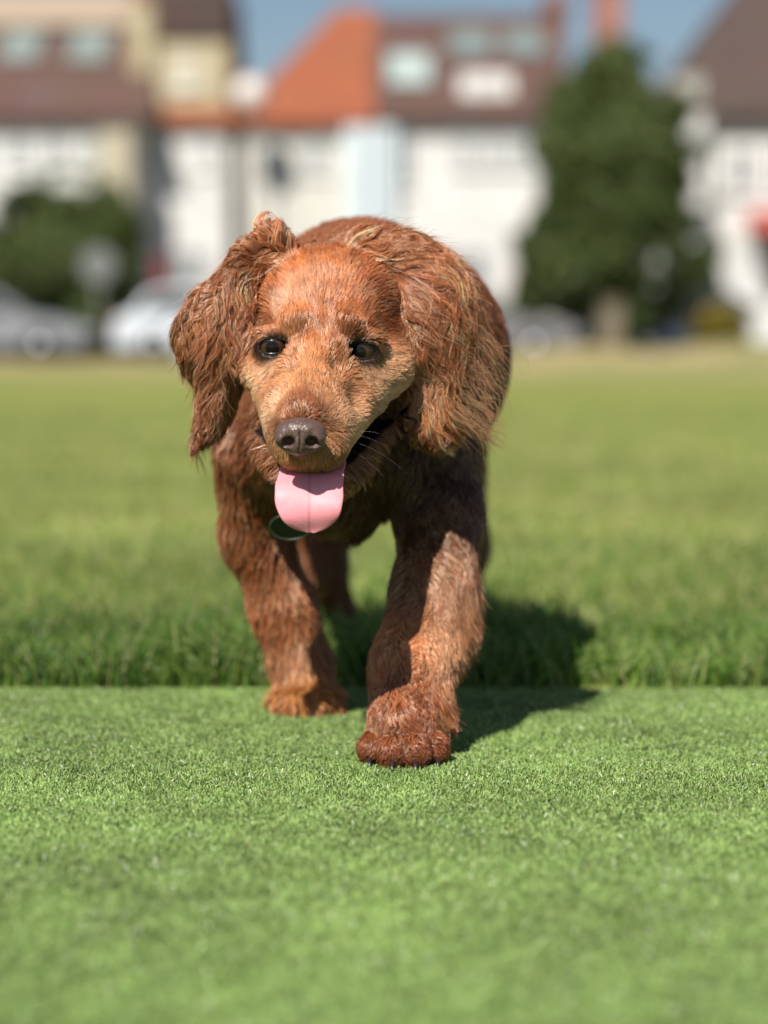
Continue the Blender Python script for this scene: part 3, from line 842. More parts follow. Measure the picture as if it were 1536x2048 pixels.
def prim_d(p, P):
    kind, data, k, part = p
    if kind == 'c':
        a, b, ra, rb = data
        ab = b - a; w = P - a
        t = np.clip((w @ ab) / (ab @ ab), 0, 1)
        return np.sqrt(((w - t[:, None] * ab) ** 2).sum(1)) - (ra + (rb - ra) * t)
    if kind == 'e':
        c, r, rot = data
        q = P - c
        k0 = np.sqrt(((q / r) ** 2).sum(1)); k1 = np.sqrt(((q / (r * r)) ** 2).sum(1))
        return np.where(k0 > 1e-6, k0 * (k0 - 1) / np.maximum(k1, 1e-9), -r.min())
    gx0, gz0, st, T, yf, th, lo, hi = data
    i = np.clip((P[:, 0] - gx0) / st, 0, T.shape[0] - 1.001); j = np.clip((P[:, 2] - gz0) / st, 0, T.shape[1] - 1.001)
    i0, j0 = i.astype(int), j.astype(int); fi, fj = i - i0, j - j0
    d2 = (T[i0, j0] * (1 - fi) + T[i0 + 1, j0] * fi) * (1 - fj) + (T[i0, j0 + 1] * (1 - fi) + T[i0 + 1, j0 + 1] * fi) * fj
    out = np.maximum(np.maximum(lo[0] - P[:, 0], P[:, 0] - hi[0]), np.maximum(lo[1] - P[:, 2], P[:, 2] - hi[1]))
    d2 = np.where(out > 0, .03 + out, d2)
    d2 = d2 + th
    dy = (P[:, 1] - yf(P[:, 0], P[:, 2]))
    return np.sqrt(np.maximum(d2, 0) ** 2 + dy ** 2) - th

def prim_box(p):
    kind, data, k, part = p
    if kind == 'c': a, b, ra, rb = data; r = max(ra, rb); return np.minimum(a, b) - r, np.maximum(a, b) + r
    if kind == 'e': return data[0] - data[1], data[0] + data[1]
    lo, hi = data[6], data[7]
    return np.array((lo[0] + .025, 1.54, lo[1] + .025)), np.array((hi[0] - .025, 1.67, hi[1] - .025))

# carved features: (centre, radii, rotation about y, k)
SUBS = []
def sub_e(c, r, ang, k): SUBS.append((np.array(c), np.array(r), ang, k))
def sub_d(s, P):
    c, r, ang, k = s
    q = P - c; ca, sa = math.cos(ang), math.sin(ang)
    q = np.stack([q[:, 0] * ca + q[:, 2] * sa, q[:, 1], -q[:, 0] * sa + q[:, 2] * ca], 1)
    k0 = np.sqrt(((q / r) ** 2).sum(1)); k1 = np.sqrt(((q / (r * r)) ** 2).sum(1))
    return k0 * (k0 - 1) / np.maximum(k1, 1e-9)
EYES = [(549, 694, 1.5365, .0118, -.10), (722, 703, 1.5365, .0118, .12)]
for (ex, ey, Ye, rr, an) in EYES:
    c = W(ex, ey, Ye)
    sub_e(c + np.array((0, -.014, 0)), (.0104, .0150, .0045), -an, .0012)   # lid opening
# mouth: dark gap between the lip line and the jaw
for a, b, n_, r in (((640, 950, 1.495), (792, 808, 1.575), 7, .0075), ((612, 948, 1.495), (520, 850, 1.555), 5, .0050)):
    A, B = W(*a), W(*b)
    for i in range(n_):
        t = i / (n_ - 1)
        sub_e(A + (B - A) * t + np.array((0, .004, -.0)), (.010, .026, r), math.atan2((B - A)[2], (B - A)[0]) * 1.0, .003)
def smin_(a, b, k):
    h = np.maximum(k - np.abs(a - b), 0) / k
    return np.minimum(a, b) - h * h * k * .25

def sdf_points(P, want_part=False):
    d = np.full(len(P), .2); best = np.full(len(P), 9.0); part = np.zeros(len(P), int)
    names = ['body', 'leg', 'paw', 'head', 'jaw', 'earL', 'earR']
    for p in PR:
        lo, hi = prim_box(p); m = .035
        s = np.all((P > lo - m) & (P < hi + m), axis=1)
        if not s.any(): continue
        q = prim_d(p, P[s])
        d[s] = smin(d[s], q, p[2])
        if want_part:
            idx = np.where(s)[0]; w = q < best[idx]
            best[idx[w]] = q[w]; part[idx[w]] = names.index(p[3])
    for s_ in SUBS:
        r = s_[1].max() + .02
        s = np.all(np.abs(P - s_[0]) < r, axis=1)
        if s.any(): d[s] = -smin(-d[s], sub_d(s_, P[s]), s_[3])
    return (d, part) if want_part else d

NM = len(SUBS)
def surfY(px, py):
    '''depth of the skin seen at a photo pixel'''
    ys = np.linspace(1.40, 1.62, 221)
    d = sdf_points(np.array([W(px, py, y) for y in ys]))
    i = int(np.argmax(d < 0)); return ys[i]
for px_, py_, dep, r in ((586, 720, .0018, (.0085, .010, .0100)), (684, 726, .0018, (.0085, .010, .0100)), (560, 775, .0016, (.006, .010, .012)), (714, 785, .0016, (.006, .010, .012)), (646, 640, .0016, (.004, .010, .014))):
    sub_e(W(px_, py_, surfY(px_, py_)) + np.array((0, dep - r[1], 0)), r, 0, .009)
for px_, py_, pr_o, r in ((598, 656, .0016, (.0095, .008, .0062)), (694, 658, .0016, (.0095, .008, .0062)), (545, 668, .0012, (.0120, .008, .0042)), (730, 674, .0012, (.0130, .008, .0042))):
    ell('head', W(px_, py_, surfY(px_, py_)) + np.array((0, r[1] - pr_o, 0)), r, .005)
for a, b in ():
    A, B = W(*a), W(*b)
    for i in range(5):
        sub_e(A + (B - A) * i / 4, (.0018, .0028, .0060), .4 * (1 if a[0] < 640 else -1), .007)
#, and grooves between the toes handled by small blends

def grid_axis(segs):
    out = []
    for a, b, h in segs:
        n = max(1, int(round((b - a) / h))); out.append(np.linspace(a, b, n, endpoint=False))
    out.append(np.array([segs[-1][1]]))
    return np.concatenate(out)
ax = grid_axis([(-.165, .10, .0016), (.10, .135, .0025)])
ay = grid_axis([(1.42, 1.62, .0016), (1.62, 1.80, .003), (1.80, 2.30, .006)])
az = grid_axis([(-.004, .18, .0024), (.18, .37, .0016), (.37, .43, .0024)])
D = np.full((len(ax), len(ay), len(az)), .2, np.float32)
def rngidx(a, lo, hi): return np.searchsorted(a, lo), np.searchsorted(a, hi)
for p in PR:
    lo, hi = prim_box(p); m = .035
    (i0, i1), (j0, j1), (k0, k1) = rngidx(ax, lo[0] - m, hi[0] + m), rngidx(ay, lo[1] - m, hi[1] + m), rngidx(az, lo[2] - m, hi[2] + m)
    if i0 >= i1 or j0 >= j1 or k0 >= k1: continue
    G = np.stack(np.meshgrid(ax[i0:i1], ay[j0:j1], az[k0:k1], indexing='ij'), -1).reshape(-1, 3)
    q = prim_d(p, G).reshape(i1 - i0, j1 - j0, k1 - k0)
    D[i0:i1, j0:j1, k0:k1] = smin(D[i0:i1, j0:j1, k0:k1], q, p[2])
for s_ in SUBS:
    r = s_[1].max() + .02; c = s_[0]
    (i0, i1), (j0, j1), (k0, k1) = [rngidx(a, c[n] - r, c[n] + r) for n, a in enumerate((ax, ay, az))]
    G = np.stack(np.meshgrid(ax[i0:i1], ay[j0:j1], az[k0:k1], indexing='ij'), -1).reshape(-1, 3)
    D[i0:i1, j0:j1, k0:k1] = -smin(-D[i0:i1, j0:j1, k0:k1], sub_d(s_, G).reshape(i1 - i0, j1 - j0, k1 - k0), s_[3])
# the underside of the paws is flat on the ground
D = np.maximum(D, (-(az[None, None, :] - .0005)).astype(np.float32))

def surface_nets(D, ax, ay, az):
    S = D < 0
    c = S[:-1, :-1, :-1].astype(np.int8)
    for o in ((1,0,0),(0,1,0),(0,0,1),(1,1,0),(1,0,1),(0,1,1),(1,1,1)):
        c = c + S[o[0]:S.shape[0]-1+o[0], o[1]:S.shape[1]-1+o[1], o[2]:S.shape[2]-1+o[2]]
    act = np.argwhere((c > 0) & (c < 8))
    idx = -np.ones(c.shape, np.int32); idx[tuple(act.T)] = np.arange(len(act))
    acc = np.zeros((len(act), 3)); cnt = np.zeros(len(act))
    A = (ax, ay, az)
    corners = [(0,0,0),(1,0,0),(0,1,0),(1,1,0),(0,0,1),(1,0,1),(0,1,1),(1,1,1)]
    for a in range(3):
        for u in corners:
            if u[a]: continue
            v = list(u); v[a] = 1
            i = act + np.array(u); j = act + np.array(v)
            d0 = D[tuple(i.T)]; d1 = D[tuple(j.T)]
            s = (d0 < 0) != (d1 < 0)
            t = np.where(s, d0 / np.where(s, d0 - d1, 1), 0)
            p = np.stack([A[n][i[:, n]] for n in range(3)], 1).astype(float)
            p[:, a] += t * (A[a][j[:, a]] - A[a][i[:, a]])
            acc[s] += p[s]; cnt[s] += 1
    V = acc / cnt[:, None]
    F = []
    for a in range(3):
        b, c2 = (a + 1) % 3, (a + 2) % 3
        sl0 = [slice(None)] * 3; sl1 = [slice(None)] * 3
        sl0[a] = slice(None, -1); sl1[a] = slice(1, None)
        E = S[tuple(sl0)] != S[tuple(sl1)]
        e = np.argwhere(E)
        ok = (e[:, b] > 0) & (e[:, c2] > 0) & (e[:, b] < S.shape[b] - 1) & (e[:, c2] < S.shape[c2] - 1)
        e = e[ok]
        ins = S[tuple(e.T)]
        ob = np.zeros(3, int); ob[b] = 1; oc = np.zeros(3, int); oc[c2] = 1
        q = np.stack([idx[tuple((e - ob - oc).T)], idx[tuple((e - oc).T)], idx[tuple(e.T)], idx[tuple((e - ob).T)]], 1)
        q[~ins] = q[~ins][:, ::-1]
        F.append(q)
    F = np.concatenate(F)
    F = F[(F >= 0).all(1)]
    return V, F
V, F = surface_nets(D, ax, ay, az)
del D
def gradn(P, e=.0012):
    g = np.zeros((len(P), 3))
    for a in range(3):
        o = np.zeros(3); o[a] = e
        g[:, a] = sdf_points(P + o) - sdf_points(P - o)
    return g / np.maximum(np.linalg.norm(g, axis=1), 1e-9)[:, None]

# ---------------- coat colours with some painted light and shade, and hair direction -------------------
CH = np.array((.31, .125, .055)); 
COLB = [  # (px, py, Y, radius_px, colour, weight)  soft patches of coat colour
    (1000, 640, 1.82, 90, (.22, .085, .04), 1.2), (640, 590, 1.55, 80, (.60, .25, .09), 1.3), (690, 478, 1.60, 36, (.16, .06, .03), 1.3), (640, 690, 1.53, 60, (.50, .22, .09), 1.0),  # body behind the right ear darkened to paint the ear's shadow
    (655, 500, 1.60, 60, (.34, .12, .045), .9),
    (575, 570, 1.56, 45, (.40, .14, .045), .8),
    (602, 652, 1.52, 24, (.20, .065, .022), 1.5), (690, 655, 1.52, 24, (.20, .065, .022), 1.5),
    (762, 625, 1.56, 44, (.22, .06, .018), 2.0), (520, 650, 1.57, 34, (.27, .09, .03), .9),
    (620, 775, 1.49, 60, (.66, .36, .18), 1.4), (588, 705, 1.53, 18, (.90, .72, .52), 3.0), (676, 714, 1.53, 20, (.90, .72, .52), 3.0),
    (560, 750, 1.53, 38, (.95, .68, .47), 1.7), (520, 780, 1.54, 44, (.95, .66, .44), 1.8), (730, 768, 1.54, 46, (.95, .68, .46), 1.9),
    (780, 745, 1.56, 42, (.92, .62, .40), 1.7), (550, 840, 1.49, 40, (.84, .62, .44), 1.6), (690, 850, 1.49, 50, (.80, .56, .37), 1.6),
    (545, 725, 1.53, 22, (.12, .055, .03), 1.0), (735, 730, 1.53, 24, (.07, .032, .02), 1.3),
    (598, 822, 1.455, 26, (.28, .10, .045), 1.6), (600, 930, 1.46, 40, (.55, .38, .20), 1.1), (575, 490, 1.60, 30, (.20, .075, .035), 1.2), (640, 478, 1.605, 34, (.24, .09, .04), 1.2),
    (440, 650, 1.55, 90, (.34, .15, .075), 1.2), (410, 860, 1.55, 50, (.24, .095, .05), 1.2), (540, 480, 1.57, 40, (.42, .20, .11), 1),
    (900, 620, 1.58, 110, (.32, .135, .065), 1.2), (860, 850, 1.58, 60, (.30, .10, .045), 1.6), (830, 520, 1.58, 50, (.38, .15, .06), 1),
    (800, 1450, 1.56, 80, (.26, .09, .035), 1.4), (805, 1532, 1.54, 26, (.05, .02, .012), 1.6), (788, 1520, 1.535, 9, (.02, .01, .008), 4), (832, 1525, 1.535, 9, (.02, .01, .008), 4), (748, 1522, 1.54, 9, (.02, .01, .008), 3), (790, 1390, 1.57, 60, (.38, .14, .055), 1.2), (870, 1440, 1.57, 30, (.56, .30, .15), 1.2), (800, 1310, 1.59, 50, (.62, .30, .14), 1.2), (870, 1290, 1.60, 50, (.68, .42, .25), 1.2), (905, 1180, 1.62, 60, (.42, .24, .15), 1.0),  # pale leg patches imitate sun on the fur; toe gaps painted dark to deepen them
    (610, 1400, 1.75, 60, (.62, .30, .10), 1.4), (560, 1200, 1.75, 70, (.44, .19, .075), 1), (800, 960, 1.68, 130, (.055, .024, .015), 1.6), (640, 1000, 1.66, 70, (.20, .09, .05), .8), (940, 1100, 1.68, 60, (.16, .07, .04), .9), (690, 1072, 1.66, 34, (.55, .46, .30), 2.0),  # dark chest paints the head's shadow; low pale patch carries grass bounce
]
cb_p = np.array([W(a, b, c) for a, b, c, *_ in COLB]); cb_r = np.array([r * PXM(Y) for a, b, Y, r, *_ in COLB])
cb_c = np.array([c[4] for c in COLB]); cb_w = np.array([c[5] for c in COLB])
def coat_color_and_shade(P):
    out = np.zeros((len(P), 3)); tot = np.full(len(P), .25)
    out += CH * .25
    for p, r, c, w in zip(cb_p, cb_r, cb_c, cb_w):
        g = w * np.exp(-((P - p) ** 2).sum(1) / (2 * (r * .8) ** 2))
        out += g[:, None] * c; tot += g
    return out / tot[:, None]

FLOW = [  # (px, py, Y, radius_px, dx, dy_down, towards +Y)
    (620, 800, 1.48, 50, 0, -1, .6), (640, 720, 1.52, 40, 0, -1, .3), (640, 640, 1.54, 50, 0.05, -1, .3), (655, 560, 1.56, 50, .05, -1, .5), (655, 490, 1.60, 50, 0, -1, 1),
    (590, 620, 1.54, 40, -.5, -1, .2), (560, 560, 1.56, 40, -.7, -.8, .3), (530, 620, 1.57, 36, -1, -.3, .3),
    (700, 620, 1.54, 40, .6, -1, .2), (740, 570, 1.57, 40, .9, -.5, .3), (760, 640, 1.56, 40, 1, -.1, .4),
    (590, 665, 1.53, 22, .3, -1, 0), (520, 740, 1.55, 36, -1, .1, .3), (550, 735, 1.53, 24, -.5, .8, .1), (560, 790, 1.52, 40, -.9, .1, .5), (510, 800, 1.54, 40, -1, .4, .4),
    (690, 660, 1.53, 22, 0, -1, 0), (720, 740, 1.53, 28, .5, .8, .1), (770, 750, 1.56, 40, 1, -.35, .3), (720, 800, 1.53, 40, 1, -.3, .5), (680, 850, 1.50, 40, .9, -.1, .6),
    (570, 850, 1.49, 36, -.6, .2, .8), (600, 925, 1.47, 30, -.1, 1, .2), (650, 915, 1.48, 30, .3, 1, .4), (598, 835, 1.455, 20, 0, -1, .6),
    (700, 940, 1.55, 50, .6, .8, .5), (545, 920, 1.57, 40, -.4, 1, .3),
    # ears
    (545, 465, 1.57, 26, -.1, -1, .1), (510, 500, 1.57, 26, -.9, .25, 0), (535, 530, 1.575, 26, -.5, .9, -.2), (490, 560, 1.565, 34, -1, .9, 0), (420, 600, 1.56, 44, -.85, 1, .1), (380, 680, 1.565, 36, 0.1, 1, .2),
    (460, 660, 1.55, 44, -.25, 1, 0), (500, 660, 1.56, 36, -.05, 1, 0), (430, 760, 1.55, 44, -.12, 1, 0), (400, 860, 1.55, 40, -.35, 1, 0),
    (770, 500, 1.59, 36, 1, .15, 0), (830, 510, 1.585, 36, 1, .35, 0), (900, 560, 1.58, 44, .8, .75, 0), (960, 630, 1.60, 40, .4, 1, .2), (815, 600, 1.58, 34, .25, 1, 0),
    (870, 640, 1.575, 44, .5, 1, 0), (820, 700, 1.58, 36, .15, 1, 0), (930, 700, 1.59, 40, .45, 1, 0), (980, 720, 1.61, 36, .05, 1, .1), (870, 760, 1.585, 40, .45, .9, 0),
    (840, 850, 1.585, 44, .45, .8, 0), (900, 820, 1.59, 36, .9, .6, 0), (940, 830, 1.6, 34, 1, .55, 0),
    # legs
    (820, 1420, 1.57, 50, -.0, 1, -.1), (770, 1380, 1.57, 40, -.15, 1, 0), (870, 1400, 1.58, 40, .75, .8, 0), (890, 1280, 1.61, 44, .6, 1, .1), (920, 1190, 1.64, 44, .45, 1, .2), (840, 1240, 1.61, 44, .1, 1, 0), (880, 1100, 1.66, 60, .15, 1, .2),
    (770, 1490, 1.55, 34, -.35, 1, -.3), (840, 1490, 1.55, 34, .35, 1, -.3), (805, 1500, 1.54, 30, 0, 1, -.3),
    (520, 1080, 1.76, 60, -.1, 1, .1), (570, 1200, 1.77, 60, .2, 1, .1), (600, 1330, 1.77, 60, .1, 1, 0),
    (700, 960, 1.66, 90, 0, 1, .1), (820, 940, 1.68, 80, .2, 1, .2), (500, 920, 1.70, 70, -.2, 1, .2),
]
fl_p = np.array([W(a, b, c) for a, b, c, *_ in FLOW]); fl_r = np.array([r * PXM(Y) for a, b, Y, r, *_ in FLOW])
fl_v = np.array([(dx, ty, -dy) for a, b, Y, r, dx, dy, ty in FLOW], float); fl_v /= np.linalg.norm(fl_v, axis=1)[:, None]
def flow(P):
    # elsewhere the coat lies back along the body and down its sides
    base = np.zeros((len(P), 3)); base[:, 1] = np.where(P[:, 2] > .17, 1.0, .15); base[:, 2] = -.35 - 1.1 * np.clip((.36 - P[:, 2]) / .1, 0, 1)
    out = base * .06
    for p, r, v in zip(fl_p, fl_r, fl_v):
        out += np.exp(-((P - p) ** 2).sum(1) / (2 * (r * .8) ** 2))[:, None] * v
    return out / np.maximum(np.linalg.norm(out, axis=1), 1e-9)[:, None]

# ---------------- body mesh -------------------
skin = bpy.data.materials.new('skin_under_coat'); skin.use_nodes = True
_n, _l = skin.node_tree.nodes, skin.node_tree.links
_b = _n['Principled BSDF']; _b.inputs['Roughness'].default_value = .8; _b.inputs['Specular IOR Level'].default_value = .15
_a = _n.new('ShaderNodeAttribute'); _a.attribute_name = 'col'; _l.new(_a.outputs['Color'], _b.inputs['Base Color'])
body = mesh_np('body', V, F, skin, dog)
Pv, Lp = sdf_points(V, True)
cc = coat_color_and_shade(V) * np.array((.45, .40, .38))
eyec = [W(e[0], e[1], 1.530) for e in EYES]
for c in eyec:
    q = (V - c) / np.array((.0135, .02, .0090)); r = np.sqrt((q ** 2).sum(1))
    w = np.clip((1.12 - r) / .35, 0, 1)[:, None]
    cc = cc * (1 - w) + np.array((.012, .008, .007)) * w
# the mouth lining and lip edges are black
_dm = np.full(len(V), 9.0)
for s_ in SUBS[2:NM]:
    s = np.all(np.abs(V - s_[0]) < .04, axis=1)
    _dm[s] = np.minimum(_dm[s], sub_d(s_, V[s]))
w = np.clip((.0030 - _dm) / .0015, 0, 1)[:, None]
cc = cc * (1 - w) + np.array((.012, .008, .008)) * w
C4 = np.ones((len(V), 4), np.float32); C4[:, :3] = cc
at = body.data.attributes.new('col', 'FLOAT_COLOR', 'POINT'); at.data.foreach_set('color', C4.ravel())

# ---------------- fur -------------------
tri = np.concatenate([F[:, [0, 1, 2]], F[:, [0, 2, 3]]])
ta = V[tri]; area = .5 * np.linalg.norm(np.cross(ta[:, 1] - ta[:, 0], ta[:, 2] - ta[:, 0]), axis=1)
tn = np.cross(ta[:, 1] - ta[:, 0], ta[:, 2] - ta[:, 0]); tn /= np.maximum(np.linalg.norm(tn, axis=1), 1e-12)[:, None]
tc_ = ta.mean(1)
tpart = Lp[tri[:, 0]]      # 0 body 1 leg 2 paw 3 head 4 jaw 5 earL 6 earR
def masked(P):
    """places with no hair: eye openings, nose, mouth lining, under the paws"""
    m = P[:, 2] < .0022
    for c in eyec:
        q = (P - c) / np.array((.0116, .03, .0064)); m |= (q ** 2).sum(1) < 1
    qn = (P - W(601, 878, 1.440)) / np.array((.0150, .014, .0120)); m |= (qn ** 2).sum(1) < 1
    dm = np.full(len(P), 9.0)
    for s_ in SUBS[2:NM]:
        s = np.all(np.abs(P - s_[0]) < .04, axis=1)
        if s.any(): dm[s] = np.minimum(dm[s], sub_d(s_, P[s]))
    return m | (dm < .0018)

def fur(n, sel, length, K, rad, lift, noise_amp, clump, clump_dens, wave=0.0, wfreq=40, gravity=0.0, lighten=.9, seed=0, front=.75, cvar=.18, tiplight=1.6, fly=.0):
    """hair over the triangles picked by sel: guides follow the coat's lie over the skin, strands gather round guides"""
    g = np.random.default_rng(seed)
    w = area * sel * np.where(tn[:, 1] < .35, 1.0, 1 - front)
    w = w / w.sum()
    def roots(m):
        i = g.choice(len(tri), m, p=w)
        u = g.random((m, 2)); s = u.sum(1) > 1; u[s] = 1 - u[s]
        P = ta[i, 0] + u[:, :1] * (ta[i, 1] - ta[i, 0]) + u[:, 1:] * (ta[i, 2] - ta[i, 0])
        P = P[~masked(P)]
        return P
    G = roots(clump_dens)
    R = roots(n)
    n = len(R); ng = len(G)
    Lg = length(G) * (.8 + .4 * g.random(ng))
    # guides
    pts = np.zeros((ng, K, 3)); pts[:, 0] = G
    p = G.copy(); nrm = gradn(p)
    fl = flow(p)
    nv = NZ(p, 45) * noise_amp + NZ2(p, 14) * noise_amp * .6 + g.normal(size=(ng, 3)) * noise_amp * .12
    ph = g.random(ng) * 1.5 + NZ(p, 30)[:, 1] * 5
    t0 = fl - (fl * nrm).sum(1)[:, None] * nrm
    t0 = t0 + nv; t0 -= (t0 * nrm).sum(1)[:, None] * nrm
    t0 /= np.maximum(np.linalg.norm(t0, axis=1), 1e-6)[:, None]
    d = t0 + nrm * lift
    for k in range(1, K):
        tt = k / (K - 1)
        step = (Lg / (K - 1))[:, None]
        if K > 6:
            f2 = flow(p); d0 = .55 * d + .45 * (f2 + nv * .7)
        else:
            d0 = d.copy()
        side = np.cross(nrm, d0); side /= np.maximum(np.linalg.norm(side, axis=1), 1e-6)[:, None]
        d0 = d0 + side * (wave * np.cos(ph + wfreq * tt * Lg * 1.0))[:, None]
        d0[:, 2] -= gravity * tt
        d0 /= np.maximum(np.linalg.norm(d0, axis=1), 1e-6)[:, None]
        p = p + d0 * step
        sd = sdf_points(p)
        tgt = .0008 + .0035 * lift * tt * (Lg / .012) + (.0028 * np.clip(NZ2(G, 170)[:, 2] + .3, 0, 1.3) * math.sin(tt * 2.6) if K > 10 else 0)
        nn = gradn(p) if K > 6 or k in (1, K - 1) else nrm
        push = np.clip(tgt - sd, -.0012 if K > 10 else 0, .01) * np.where(sd > .010, 0, 1)
        p = p + nn * push[:, None]
        nrm = np.where((sd < .02)[:, None], nn, nrm)
        d = d0
        pts[:, k] = p
    # strands
    kd = kdtree.KDTree(ng)
    for i, q in enumerate(G): kd.insert(q, i)
    kd.balance()
    gi = np.array([kd.find(q)[1] for q in R])
    Ls = (.72 + .5 * g.random(n)) * (length(R) / np.maximum(length(G[gi]), 1e-4)).clip(.6, 1.4)
    tt = np.linspace(0, 1, K)
    # resample each guide at the strand's own length
    fpos = np.clip(tt[None, :] * np.minimum(Ls, 1.0)[:, None] * (K - 1), 0, K - 1.001)
    i0 = fpos.astype(int); fr = (fpos - i0)[..., None]
    GP = pts[gi]; ar = np.arange(n)[:, None]
    base = GP[ar, i0] * (1 - fr) + GP[ar, i0 + 1] * fr
    off = R - G[gi]
    cl = clump * (.7 + .6 * g.random(n)).clip(0, 1.3)
    cf = (1 - np.clip(cl[:, None] * tt[None] ** .8, 0, .97))
    P = base + off[:, None, :] * cf[..., None]
    jit = g.normal(size=(n, 3)) * (.05 + fly * (g.random(n) < .05) * .35)[:, None]
    ext = (length(R))[:, None, None]
    P = P + jit[:, None, :] * (tt ** 1.6)[None, :, None] * ext * .45
    # uneven coat colour by strand, lighter towards the tip
    c = coat_color_and_shade(R); c = np.array((.86, .80, .78)) * c ** 1.30
    cv = NZ(R, 60)[:, 0] * .5 + NZ2(G[gi], 260)[:, 0] * 1.3 + g.normal(size=n) * .45
    c = c * (1 + cvar * cv)[:, None]
    li = np.clip(g.random(n) - .62 + .25 * NZ2(G[gi], 150)[:, 1], 0, .4)[:, None] * lighten * 2.0
    c = c * (1 - li) + np.array((.58, .36, .20)) * li
    gr = (g.random(n) < .05)[:, None]
    c = np.where(gr & (c.mean(1) > .3)[:, None], np.array((.75, .62, .50)), c)
    for ec in eyec:      # dark hair round the eyes
        q = (R - ec) / np.array((.0142, .03, .0086)); rr = np.sqrt((q ** 2).sum(1))
        ww = np.clip((1.12 - rr) / .3, 0, 1)[:, None]; c = c * (1 - ww) + np.array((.03, .016, .012)) * ww
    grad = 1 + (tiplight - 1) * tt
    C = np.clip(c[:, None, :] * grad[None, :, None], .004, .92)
    rr = rad * (.75 + .5 * g.random(n))[:, None] * np.clip(1.05 - .75 * tt ** 1.5, .15, 1)[None]
    return P, rr, C
def relit(T, s):
    P_, r_, C_ = T
    return P_, r_, np.clip(C_ * s, 0, .9)
def const(v): return lambda P: np.full(len(P), v)
hair_m = mat_hair('fur')
isbody, isleg, ispaw = tpart == 0, tpart == 1, tpart == 2
ishead, isjaw, isL, isR = tpart == 3, tpart == 4, tpart == 5, tpart == 6
QF = 1.0
def face_len(P):
    d = np.linalg.norm((P - W(605, 870, 1.45)), axis=1)
    L = .0035 + .006 * np.clip((d - .03) / .10, 0, 1)
    chin = np.exp(-((P - W(612, 935, 1.47)) ** 2).sum(1) / (2 * .012 ** 2))
    for e_ in eyec:
        L = L * (1 - .7 * np.exp(-((P - e_) ** 2).sum(1) / (2 * .013 ** 2)))
    return L + .004 * chin + .003 * np.clip((1.0 * P[:, 2] - .345) / .02, 0, 1)
P1 = fur(int(150000 * QF), ishead * 1.0, face_len, 5, .00012, .20, .16, .45, 14000, seed=1, cvar=.32, lighten=.8)
strands('face_fur', *P1, hair_m, dog)
P1 = fur(int(14000 * QF), isjaw * 1.0, const(.010), 5, .00013, .4, .3, .4, 1500, seed=2)
strands('chin_fur', *P1, hair_m, dog)
def earL_len(P): return (1 - .7 * np.exp(-((P - W(545, 465, 1.575)) ** 2).sum(1) / (2 * .016 ** 2))) * (.034 - .016 * np.clip((.262 - P[:, 2]) / .03, 0, 1))
def earR_len(P):
    low = np.clip(1.5 * np.exp(-((P - W(862, 852, 1.585)) ** 2).sum(1) / (2 * .021 ** 2)), 0, 1)
    return (.036 - .029 * low)
P1 = fur(int(60000 * QF), isL * 1.0, earL_len, 14, .00013, .14, .20, .88, 850, wave=.42, wfreq=175, gravity=.12, lighten=1.1, seed=3, front=.5, cvar=.42, tiplight=1.7, fly=.6)
strands('ear_fur', *P1, hair_m, dog)
P1 = fur(int(100000 * QF), isR * 1.0, earR_len, 14, .00013, .15, .22, .88, 1200, wave=.50, wfreq=175, gravity=.12, lighten=1.2, seed=4, front=.5, cvar=.42, tiplight=1.7, fly=.9)
strands('ear_fur', *P1, hair_m, dog)
P1 = fur(5200, isR * (tc_[:, 2] > .255) * 1.0, const(.042), 16, .00013, .22, .26, .75, 260, wave=.34, wfreq=120, gravity=.15, lighten=1.6, seed=31, front=.8, cvar=.5, tiplight=1.9)
strands('ear_fur', *relit(P1, np.array((1.25, 1.2, 1.1))), hair_m, dog)
P1 = fur(2600, isL * 1.0, const(.034), 16, .00013, .20, .22, .75, 180, wave=.28, wfreq=120, gravity=.15, lighten=1.6, seed=32, front=.8, cvar=.5, tiplight=1.9)
strands('ear_fur', *relit(P1, np.array((1.25, 1.2, 1.1))), hair_m, dog)
def leg_len(P):
    fe = np.exp(-((P - W(905, 1230, 1.63)) ** 2).sum(1) / (2 * .03 ** 2)) + np.exp(-((P - W(885, 1400, 1.59)) ** 2).sum(1) / (2 * .02 ** 2)) + .8 * np.exp(-((P - W(940, 1130, 1.67)) ** 2).sum(1) / (2 * .03 ** 2))
    return .009 + .019 * np.clip(fe, 0, 1.1)
near = (tc_[:, 1] < 1.70)
P1 = fur(int(85000 * QF), (isleg & near) * 1.0, leg_len, 7, .00013, .36, .38, .62, 6000, wave=.40, wfreq=260, gravity=.2, lighten=.8, seed=5, cvar=.38, fly=.6)
strands('leg_fur', *P1, hair_m, dog)
P1 = fur(int(32000 * QF), (ispaw & near) * 1.0, lambda P: .0036 + .0030 * (P[:, 2] > .022), 6, .00011, .20, .32, .6, 2600, wave=.25, wfreq=300, gravity=.25, lighten=.3, seed=6, cvar=.3, fly=.5)
strands('paw_fur', *P1, hair_m, dog)
P1 = fur(int(60000 * QF), ((isleg | ispaw) & ~near) * 1.0, const(.011), 5, .00017, .36, .36, .55, 6000, seed=7, cvar=.25)
strands('leg_fur', *P1, hair_m, dog)
def body_len(P): return .013 + .010 * np.clip((.22 - P[:, 2]) / .06, 0, 1)
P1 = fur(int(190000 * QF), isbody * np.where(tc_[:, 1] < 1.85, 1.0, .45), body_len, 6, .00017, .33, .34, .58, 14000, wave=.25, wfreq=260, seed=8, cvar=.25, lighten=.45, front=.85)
strands('body_fur', *P1, hair_m, dog)

